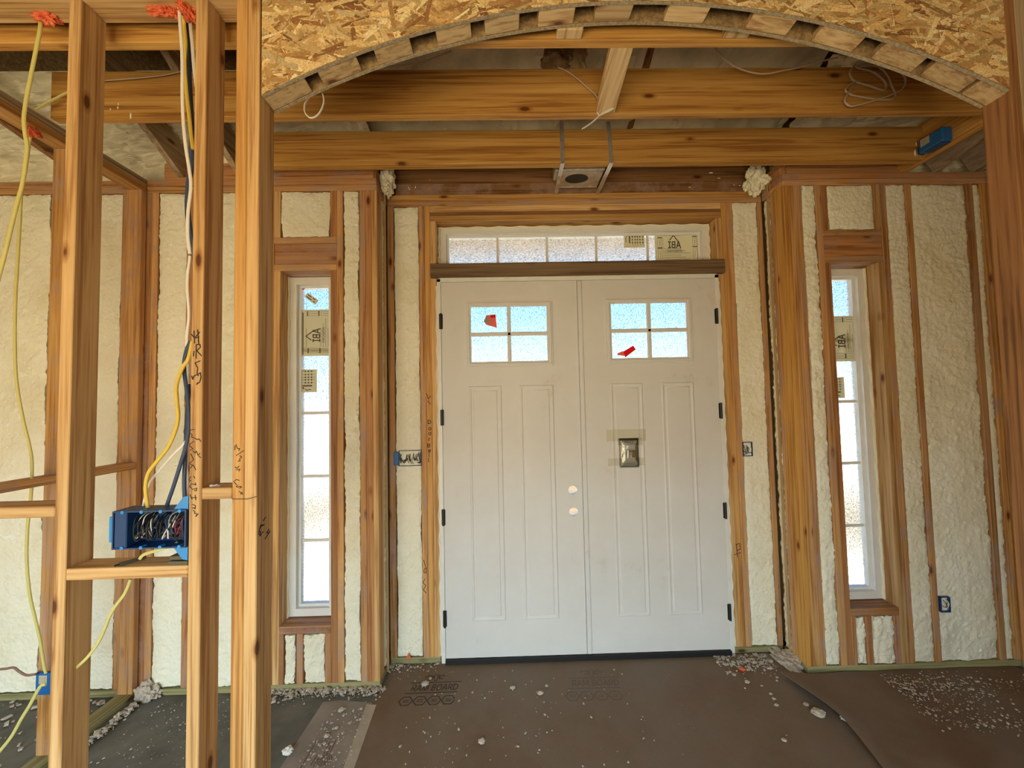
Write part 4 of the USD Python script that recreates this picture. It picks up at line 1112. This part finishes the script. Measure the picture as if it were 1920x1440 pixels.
# ------------------------------------------------------------------ cables
def cable(name, label, pts, r, mat, flat=1.0, side=(1, 0, 0), cat='cable', bits=None):
    P = [p if len(p) == 3 and not isinstance(p[2], str) else At(*p) for p in pts]
    t = thing(name, label, cat, P[0])
    obj('sheath', tube(P, r, flat, side), mat, t)
    return t
def pix(lst, axis, val):
    return [tuple(At(x, y, axis, val)) for x, y in lst]
YC = -1.215
top = lambda px, py: tuple(At(px, py, 'z', FT))
cable('cable', 'yellow cable hanging from the orange plug left of the first stud', [top(77, 36)] + pix([(74, 62), (66, 102), (56, 152), (48, 195), (45, 222), (47, 250), (51, 275), (48, 305), (42, 345), (31, 385), (20, 430), (8, 480), (-8, 540)], 'y', YC), .0072, PALE_Y, .6)
cable('cable', 'dusty yellow cable hanging along the foam at the far left', pix([(62, 236), (56, 262), (52, 290), (46, 330), (40, 365), (37, 420), (33, 490), (29, 560), (28, 640), (31, 715), (43, 785), (55, 835), (60, 870), (58, 930), (52, 985), (50, 1050), (56, 1115), (66, 1160), (75, 1200), (82, 1245), (86, 1262)], 'x', -2.20), .0068, PALE_Y, .7)
cable('cable', 'white cable dropping from the orange plug beside the second stud', [top(336, 14)] + pix([(338, 50), (341, 90), (342, 130), (342, 180), (344, 230), (349, 280), (355, 318), (358, 350)], 'y', YC - .030) + pix([(353, 395), (352, 440), (356, 476)], 'y', YC - .028), .0062, WIRE_W, .55)
cable('cable', 'golden yellow cable dropping beside the second stud', [top(343, 16)] + pix([(345, 45), (348, 80), (346, 120), (349, 165), (354, 210), (358, 250), (362, 280)], 'y', YC + .012), .0062, YELLOW, .6)
cable('cable', 'white cable running behind the second stud', [top(356, 36)] + pix([(358, 60), (361, 90), (364, 130), (370, 175)], 'y', YC + .006), .0062, WIRE_W, .55)
cable('cable', 'navy cable hanging along the second stud', [top(351, 40)] + pix([(352, 100), (355, 160), (359, 240), (360, 300), (354, 345), (352, 390), (357, 440)], 'y', YC + .034) + pix([(369, 500), (376, 530)], 'y', -1.166), .0095, NAVY, .8)
cable('cable', 'golden yellow cable curving into the top of the blue box', pix([(361, 640), (357.5, 655), (352, 675), (342, 690), (331, 722), (332, 755), (334, 782), (328, 810), (314, 840), (292, 868), (278, 888), (273, 915), (277, 950), (278, 958)], 'y', YC - .022), .0062, YELLOW, .85)
cable('cable', 'navy cable curving into the top of the blue box', pix([(357, 640), (349, 660), (345, 690), (351, 740), (354, 790), (350, 830), (340, 865), (326, 910), (314, 945), (310, 966)], 'y', YC - .004), .0062, NAVY, .85)
cable('cable', 'second navy cable lying close along the second stud above the box', pix([(357, 720), (352, 760), (349, 810), (347, 860), (345, 905), (347, 950)], 'y', YC + .012), .0060, NAVY, .8)
cable('cable', 'white cable slanting from the second stud to the blue box', pix([(356, 800), (352, 820), (343, 834), (322, 855), (300, 880), (281, 905), (272, 932), (266, 960)], 'y', YC + .002), .0042, WIRE_W, .6)
cable('cable', 'white cable lying against the second stud above the blue box', pix([(356, 480), (351, 530), (354, 590), (350, 640), (353, 700), (350, 840), (350, 900), (349, 945)], 'y', YC + .02), .0052, WIRE_W, .6)
cable('cable', 'pale yellow cable dipping from the blue box to the shelf block', pix([(334, 1018), (318, 1024), (298, 1031), (280, 1036), (268, 1041), (262, 1048)], 'y', -1.235), .0055, PALE_Y, .7)
cable('cable', 'pale yellow cable from under the shelf block into the first stud', pix([(245, 1086), (240, 1100), (232, 1116), (217, 1136), (206, 1155), (196, 1180), (184, 1205), (166, 1230), (152, 1244), (141, 1254)], 'y', -1.228), .0052, PALE_Y, .8)
cable('cable', 'pale yellow cable leaving the low blue box towards the near left', pix([(86, 1283), (78, 1285), (70, 1296), (56, 1322), (40, 1348), (22, 1380), (0, 1408), (-20, 1432)], 'y', -.72), .0072, PALE_Y, .7)
cable('cable', 'brown cable reaching the low blue box from the left', pix([(-14, 1256), (10, 1254), (26, 1252), (36, 1259), (50, 1266), (68, 1264)], 'y', -.66), .0058, BROWNC, .7)
# in the joists
cable('cable', 'white cable loop hanging below the left foot of the arch', pix([(600, 165), (606, 180), (607, 192), (602, 207), (593, 218), (582, 221), (573, 213), (571, 200), (576, 186), (588, 172), (598, 163)], 'y', -1.165), .0042, WIRE_W, .6, side=(0, 1, 0))
B0 = -.757
cable('cable', 'white cable coiled on the joist at the upper right', pix([(1610, 128), (1604, 122), (1594, 134), (1596, 146), (1606, 154), (1630, 161), (1650, 168), (1659, 168), (1661, 158), (1652, 146), (1634, 134), (1610, 128), (1606, 124), (1625, 121), (1648, 126), (1664, 142), (1672, 162), (1678, 175), (1676, 184), (1664, 187), (1640, 186), (1600, 179), (1588, 173), (1585, 168), (1592, 160), (1604, 153)], 'y', B0) + pix([(1588, 178), (1584, 190), (1592, 198), (1604, 198), (1640, 188), (1670, 178), (1690, 168), (1698, 152), (1692, 138), (1682, 131), (1660, 126), (1640, 123)], 'y', B0 - .012), .0052, WIRE_T, .8, side=(0, 1, 0))
cable('cable', 'white cable sagging behind the joist right of the short board', pix([(1338, 84), (1346, 98), (1362, 114), (1385, 128), (1415, 137), (1440, 138), (1470, 132), (1500, 126), (1530, 117), (1570, 108)], 'y', -.80), .0042, WIRE_T, .8, side=(0, 1, 0))
cable('cable', 'thin white cable curving in the dark left of the arch crown', pix([(690, 128), (720, 126), (760, 122), (790, 117), (820, 106), (846, 96)], 'y', -.80), .0036, WIRE_T, .8, side=(0, 1, 0))
cable('cable', 'dull cable curving down to the short board between joists', pix([(1046, 126), (1062, 133), (1082, 147), (1100, 163), (1112, 173), (1121, 184)], 'y', -.765), .0034, WIRE_T, .8, side=(0, 1, 0))
stub = cable('cable', 'cut white cable end sticking out below the short board', pix([(1154, 200), (1146, 205), (1130, 212), (1112, 228), (1098, 238), (1091, 242)], 'y', -.775), .0048, WIRE_W, .7, side=(0, 1, 0))
obj('bare_wire', tube(pix([(1093, 239), (1089, 243)], 'y', -.776), .0015, seg=6, n=2), COPPER, stub)
obj('sheath', tube(pix([(1120, 211), (1124, 216), (1136, 211), (1150, 204)], 'y', -.785), .0036, .6), WIRE_W, stub)
cable('cable', 'thin white cable lying over the joist behind the first stud', pix([(180, 152), (240, 148), (300, 142), (340, 134)], 'y', -.76), .0035, WIRE_T, .8, side=(0, 1, 0))
cable('cable', 'yellow cable end lying on the joist behind the first stud', pix([(66, 206), (84, 195), (106, 184), (126, 174), (150, 165)], 'y', -.79), .006, PALE_Y, .6, side=(0, 1, 0))

# orange fire foam plugs
def plug(center, size, seed, label):
    o = obj('fire_foam_plug', lump(center, size, seed, sub=4, amp=.9, freq=2.6), ORANGE)
    tag(stage.GetPrimAtPath(o), label, 'fire foam')
p = At(85, 30, 'z', FT); plug(p + [0, .005, -.004], (.036, .022, .016), 1, 'orange foam plug around the yellow cable left of the first stud')
p = At(300, 19, 'z', FT); plug(p + [0, 0, -.003], (.042, .020, .013), 2, 'long orange foam plug left of the white cable')
p = At(327, 20, 'z', FT); plug(p + [0, .004, -.004], (.016, .020, .014), 3, 'small orange foam plug next to the white cable')
p = At(354, 20, 'z', FT); plug(p + [0, .0, -.006], (.026, .034, .020), 4, 'ragged orange foam plug against the second stud')
p = At(60, 247, 'x', PX1 + .002); plug(p, (.014, .03, .022), 5, 'small orange foam plug on the partition plate behind the yellow cable')

# ------------------------------------------------------------------ electrical boxes
def open_box(parent, x0, x1, y0, y1, z0, z1, t=.003, mat=BLUE_DK, rim=BLUE):
    obj('box_body', cat_meshes([box(x0, x1, y1 - t, y1, z0, z1, ch=.0006), box(x0, x0 + t, y0, y1, z0, z1, ch=.0006), box(x1 - t, x1, y0, y1, z0, z1, ch=.0006), box(x0, x1, y0, y1, z0, z0 + t, ch=.0006), box(x0, x1, y0, y1, z1 - t, z1, ch=.0006)]), mat, parent)
def wires(parent, x0, x1, z0, z1, y0, y1, n, seed, mats):
    r = np.random.default_rng(seed)
    for k in range(n):
        x = r.uniform(x0, x1); w = r.uniform(-.02, .02)
        pts = [(np.clip(x + r.uniform(-.006, .006), x0, x1), y1, z1 - .004), (np.clip(x + w, x0, x1), y0 + r.uniform(.0, .02), z1 - (z1 - z0) * r.uniform(.15, .4)), (np.clip(x + w * .5 + r.uniform(-.012, .012), x0, x1), y0 + r.uniform(-.004, .016), z0 + (z1 - z0) * r.uniform(.15, .35)), (np.clip(x + r.uniform(-.02, .02), x0, x1), y0 + .012, z0 + (z1 - z0) * r.uniform(.08, .6)), (np.clip(x, x0, x1), y1, z0 + (z1 - z0) * r.uniform(.3, .8))]
        obj('wire', tube(pts, r.uniform(.0016, .0022), seg=6, n=7), mats[int(r.integers(len(mats)))], parent)
bx0, bx1, bz0, bz1 = -1.302, -1.0625, 1.212, 1.336
bb_ = thing('switch_box', 'wide blue four gang electrical box full of wires beside the second stud', 'electrical box', (bx0, -1.19, bz0))
open_box(bb_, bx0, bx1, -1.277, -1.205, bz0, bz1)
obj('face_rim', rect_ring(bx0, bx1, bz0, bz1, .0045, -1.2795, -1.2765), BLUE_DK, bb_, smooth=False)
obj('divider', box(bx0 + .004, bx0 + .045, -1.277, -1.21, bz0 + .003, bz1 - .003), BLUE_DK, bb_)
for k in range(4):
    for z in (bz0 + .004, bz1 - .004):
        x = bx0 + .032 + k * .062
        obj('screw_boss', tube([(x, -1.280, z), (x, -1.262, z)], .0058, seg=12, n=2, smooth=False), BLUE_LT, bb_)
obj('side_tab', box(bx0 - .028, bx0, -1.262, -1.252, bz0 + .018, bz1 - .022, ch=.004), BLUE_LT, bb_)
for zz in ((bz1 - .004, 1), (bz0 + .004, -1)):
    z, s_ = zz
    tri = Polygon([(bx1 - .050, z), (bx1 + .0005, z), (bx1 + .0005, z + s_ * .048), (bx1 - .016, z + s_ * .044)])
    obj('mounting_ear', lay(extrude(tri, .003), (0, -1.268, 0), (1, 0, 0), (0, 0, 1), (0, -1, 0)), BLUE_LT, bb_, smooth=False)
wires(bb_, bx0 + .06, bx0 + .125, bz0 + .012, bz1 - .008, -1.272, -1.214, 14, 3, [WIRE_W, WIRE_K, WIRE_K, WIRE_K, WIRE_T, WIRE_K, WIRE_K])
wires(bb_, bx0 + .14, bx1 - .010, bz0 + .008, bz1 - .006, -1.274, -1.214, 24, 4, [WIRE_W, WIRE_K, WIRE_R, WIRE_K, WIRE_K, WIRE_W, WIRE_K, NAVY])

pa, pb_ = At(738, 845, 'y', -.004), At(790, 873, 'y', -.004)
s1 = thing('switch_box', 'blue electrical box with dark wires in the foam left of the doors', 'electrical box', (pa[0], .02, pb_[2]))
xs0 = At(748, 860, 'y', -.004)[0]
open_box(s1, xs0, pb_[0] + .002, -.010, .06, pb_[2], pa[2], mat=BLUE_DK)
obj('side_tab', box(pa[0], xs0, -.010, -.002, pb_[2] + .006, pa[2] - .008, ch=.002), BLUE, s1)
wires(s1, xs0 + .006, pb_[0] - .006, pb_[2] + .004, pa[2] - .004, -.014, .05, 20, 6, [WIRE_K, WIRE_W, WIRE_K, WIRE_K, WIRE_T, WIRE_K, NAVY])
pa, pb_ = At(1392, 829, 'y', -.004), At(1411, 855, 'y', -.004)
s2 = thing('outlet_box', 'small dark blue electrical box in the foam right of the doors', 'electrical box', (pa[0], .02, pb_[2]))
open_box(s2, pa[0], pb_[0], -.010, .06, pb_[2], pa[2], mat=BLUE_DK)
wires(s2, pa[0] + .006, pb_[0] - .006, pb_[2] + .004, pa[2] - .004, -.012, .05, 8, 8, [WIRE_K, WIRE_W, WIRE_K, WIRE_T])
pa, pb_ = At(1761.5, 1119, 'y', W - .004), At(1781, 1147, 'y', W - .004)
s3 = thing('outlet_box', 'navy outlet box low in the right foam wall', 'electrical box', (pa[0], W + .03, pb_[2]))
open_box(s3, pa[0], pb_[0], W - .012, W + .06, pb_[2], pa[2], mat=BLUE_DK)
wires(s3, pa[0] + .006, pb_[0] - .01, pb_[2] + .004, pa[2] - .004, W - .014, W + .05, 5, 9, [WIRE_W, WIRE_T, WIRE_K])
pa, pb_ = At(64, 1264, 'y', -.655), At(88, 1305, 'y', -.655)
s4 = thing('outlet_box', 'blue outlet box with a white sticker low on the far left stud', 'electrical box', (pa[0], -.645, pb_[2]))
open_box(s4, pa[0], pb_[0] + .03, -.645, -.575, pb_[2], pa[2], mat=BLUE)
obj('cover', box(pa[0] + .001, pb_[0] + .029, -.649, -.645, pb_[2] + .001, pa[2] - .001), BLUE, s4)
cx, cz = pa[0] + .035, (pa[2] + pb_[2]) / 2 + .018
stk = obj('sticker', box(cx - .019, cx + .019, -.6500, -.6492, cz - .017, cz + .022, ch=.0002), CREAM, s4, label='white square sticker')
obj('sticker_print', box(cx - .009, cx + .009, -.6506, -.6500, cz - .010, cz + .010, ch=.0001), GREYL, stk)
# ceiling box on the side of the right trimmer joist
ya, yb, za, zb = -.50, -.365, JZ0 + .012, JZ0 + .095
cbx = thing('ceiling_box', 'blue electrical box on the joist at the upper right', 'electrical box', (TX - .06, ya, za))
obj('box_body', box(TX - .062, TX - .001, ya, yb, za, zb, ch=.008), BLUE, cbx)
obj('cover', box(TX - .058, TX - .004, ya + .012, yb - .03, za - .005, za, ch=.002), BLUE_DK, cbx)
obj('mounting_ear', box(TX - .04, TX - .001, yb - .02, yb + .03, za + .01, zb - .03, ch=.006), BLUE_DK, cbx)
stk = obj('sticker', box(TX - .0628, TX - .0620, ya + .070, ya + .120, za + .034, za + .078, ch=.0002), CREAM, cbx, label='small white sticker')
obj('sticker_print', box(TX - .0634, TX - .0628, ya + .080, ya + .110, za + .042, za + .066, ch=.0001), GREYL, stk)

# ------------------------------------------------------------------ recessed light housing hung between joist and wall
hx0, hx1 = At(1052, 338, 'z', JZ0 + .01)[0], At(1124, 338, 'z', JZ0 + .01)[0]
hs = thing('light_housing', 'galvanized recessed light housing on two hanger bars above the doors', 'light fixture', (hx0, -.2, JZ0))
zb0 = JZ0 + .012
hole = Point((hx0 + hx1) / 2 - .02, -.150).buffer(.055, 24)
hole = Polygon([((x - (hx0 + hx1) / 2) * 1.35 + (hx0 + hx1) / 2, y) for x, y in hole.exterior.coords])
obj('bottom_plate', lay(extrude(sbox(hx0, -.235, hx1, -.055).difference(hole), .002), (0, 0, zb0), (1, 0, 0), (0, 1, 0), (0, 0, 1)), STEEL, hs, smooth=False)
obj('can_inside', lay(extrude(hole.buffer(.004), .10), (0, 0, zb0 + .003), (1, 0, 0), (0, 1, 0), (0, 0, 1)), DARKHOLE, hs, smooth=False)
obj('housing_side', cat_meshes([box(hx0, hx1, -.240, -.236, zb0 - .006, zb0 + .11), box(hx0, hx1, -.054, -.05, zb0 - .004, zb0 + .11), box(hx0 - .003, hx0, -.24, -.05, zb0, zb0 + .11), box(hx1, hx1 + .003, -.24, -.05, zb0, zb0 + .11)]), STEEL, hs)
obj('front_flange', box(hx0 - .006, hx1 + .006, -.262, -.242, zb0 - .004, zb0 + .012), STEEL, hs)
obj('junction_box', box(hx0 - .05, hx0 - .006, -.235, -.12, zb0 + .004, zb0 + .09, ch=.006), STEEL, hs)
for pxt, pxb, pxe, in ((1053, 1055, 1042), (1140, 1147, 1120)):
    a = At(pxt, 228, 'y', -.349); b = At(pxb, 306, 'y', -.349); c = At(pxe, 360, 'y', -.003)
    b = np.array([b[0], -.349, JZ0 - .003]); c = np.array([c[0], -.003, PT + .072])
    d, s, n = frame_from(b - a, (0, 1, 0)); L = np.linalg.norm(b - a)
    obj('hanger_strap', rot_box((a + b) / 2, (L, .024, .002), d, s, n, ch=.0004), STEEL, hs)
    d, s, n = frame_from(c - b); L = np.linalg.norm(c - b)
    obj('hanger_bar', rot_box((b + c) / 2 + [0, 0, -.002], (L, .026, .004), d, s, n, ch=.001), STEEL, hs)
    obj('hanger_bar', rot_box((b + c) / 2 + [0, 0, -.0045], (L, .008, .003), d, s, n, ch=.001), STEEL, hs)

# ------------------------------------------------------------------ small things on the shelf block and the door
shz = 1.152
p = At(262, 1050, 'z', shz)
pen_ = thing('marker_pen', 'dark pencil lying on the shelf block below the blue box', 'pencil', (p[0] - .05, -1.25, shz))
a = np.array([-1.292, -1.262, shz + .006]); b = np.array([-1.262, -1.20, shz + .006])
obj('barrel', tube([a, b], .0055, seg=8, n=2), SHIM, pen_); obj('tip', tube([a - (b - a) * .18, a], .003, seg=8, n=2), BLACK, pen_)
sh = thing('shim_stack', 'stack of olive composite shims at the end of the shelf block', 'shims', (-1.09, -1.23, shz))
for k in range(2):
    obj('shim', box(-1.128 + .004 * k, -1.064, -1.268, -1.19, shz + .0005 + k * .017, shz + .013 + k * .017, ch=.001), SHIM, sh)
bag = thing('hardware_bag', 'clear bag of latch hardware taped to the right door', 'bag', tuple(At(1180, 850, 'y', DF - .005)))
by = DF - .004
pa, pb_ = At(1160, 822, 'y', by), At(1199, 876, 'y', by)
nu, nv = 26, 34
S, T_ = np.meshgrid(np.linspace(0, 1, nu), np.linspace(0, 1, nv), indexing='ij')
X, Z = pa[0] + S * (pb_[0] - pa[0]), pb_[2] + T_ * (pa[2] - pb_[2])
e = np.minimum(np.minimum(S, 1 - S), np.minimum(T_, 1 - T_))
bulge = .022 * np.clip(e * 4, 0, 1) ** .6 + .008 * (meshkit.fbm(np.stack([S * 7, T_ * 9, S * 0 + 2.2], -1), 3, 4) - .5) * np.clip(e * 9, 0, 1)
obj('film', (np.stack([X, by - bulge - .001, Z], -1).reshape(-1, 3), grid_faces(nu, nv)), BAGM, bag, smooth=20)
zc = (pa[2] + pb_[2]) / 2; xc = (pa[0] + pb_[0]) / 2
obj('latch', cat_meshes([box(xc - .03, xc + .018, by - .012, by - .002, zc - .012, zc + .022), tube([(xc - .012, by - .014, zc - .03), (xc - .012, by - .014, zc + .02)], .010, seg=12, n=2)]), simple('satin_latch', (.62, .61, .57), .35, metal=.4), bag)
obj('strike', cat_meshes([box(xc + .018, xc + .042, by - .010, by - .003, zc - .03, zc + .016), box(xc - .02, xc + .03, by - .016, by - .012, zc + .006, zc + .014)]), BRASS, bag)
obj('spindle', tube([(xc - .048, by - .010, zc - .028), (xc - .040, by - .012, zc + .012)], .006, seg=10, n=2), BLACK, bag)
obj('paper_strip', box(pa[0] + .004, pb_[0] - .004, by - .004, by - .001, pb_[2] - .002, pb_[2] + .030, ch=.0005), simple('silver_bag_strip', (.42, .42, .38), .35), bag)
for (xa, za_, xb, zb_2) in ((1137, 806, 1211, 826), (1158, 822, 1206, 834), (1140, 860, 1209, 872)):
    a, b = At(xa, za_, 'y', DF - .006), At(xb, zb_2, 'y', DF - .006)
    obj('tape_strip', box(a[0], b[0], DF - .0075, DF - .0065, b[2], a[2], ch=.0002), FILM, bag)

# ------------------------------------------------------------------ foam flecks spattered on the lumber
def flecks(label, spots, axis, val, seed):
    r = np.random.default_rng(seed); ms = []
    for k, (px, py, L, w) in enumerate(spots):
        p = At(px, py, axis, val)
        ms.append(lump(p, (w, .002, L), seed * 10 + k, sub=2, amp=.5, freq=2.5))
    o = obj('foam_flecks', cat_meshes(ms), WHITE_CRUMB)
    tag(stage.GetPrimAtPath(o), label, 'foam flecks', kind='stuff')
flecks('white foam flecks on the joist behind the second stud', [(245, 217, .014, .004), (221, 202, .006, .004), (207, 205, .004, .003), (222, 195, .008, .002)], 'y', -.742, 1)
flecks('white foam flecks on the dark rim board above the left of the doors', [(766, 352, .008, .002), (779, 351, .008, .0025), (806, 337, .003, .003), (768, 355, .003, .005)], 'y', .019, 2)
flecks('white foam flecks on the dark rim board above the right of the doors', [(1333, 324, .005, .014), (1348, 334, .003, .011), (1376, 347, .004, .004), (1293, 351, .003, .007), (1387, 348, .004, .004), (1402, 340, .006, .006)], 'y', .019, 3)
flecks('white foam drips on the joist beside the blue ceiling box', [(1716, 287, .020, .006), (1725, 289, .012, .003), (1718, 270, .012, .002)], 'y', -.346, 4)
# paper faced insulation hanging over the joist in the dark
ins = thing('insulation_batt', 'brown paper faced insulation drooping over the joist left of the short board', 'insulation', tuple(At(1050, 122, 'y', -.64)))
p = At(1044, 112, 'y', -.62); obj('batt', lump(p, (.085, .05, .06), 3, sub=4, amp=.5, freq=2), simple('brown_insulation', (.34, .20, .09), .9, var=.5, vscale=20), ins)
p = At(1083, 108, 'y', -.62); obj('paper_face', lump(p, (.045, .03, .085), 4, sub=4, amp=.6, freq=2.4), simple('kraft_facing', (.48, .34, .18), .6), ins)
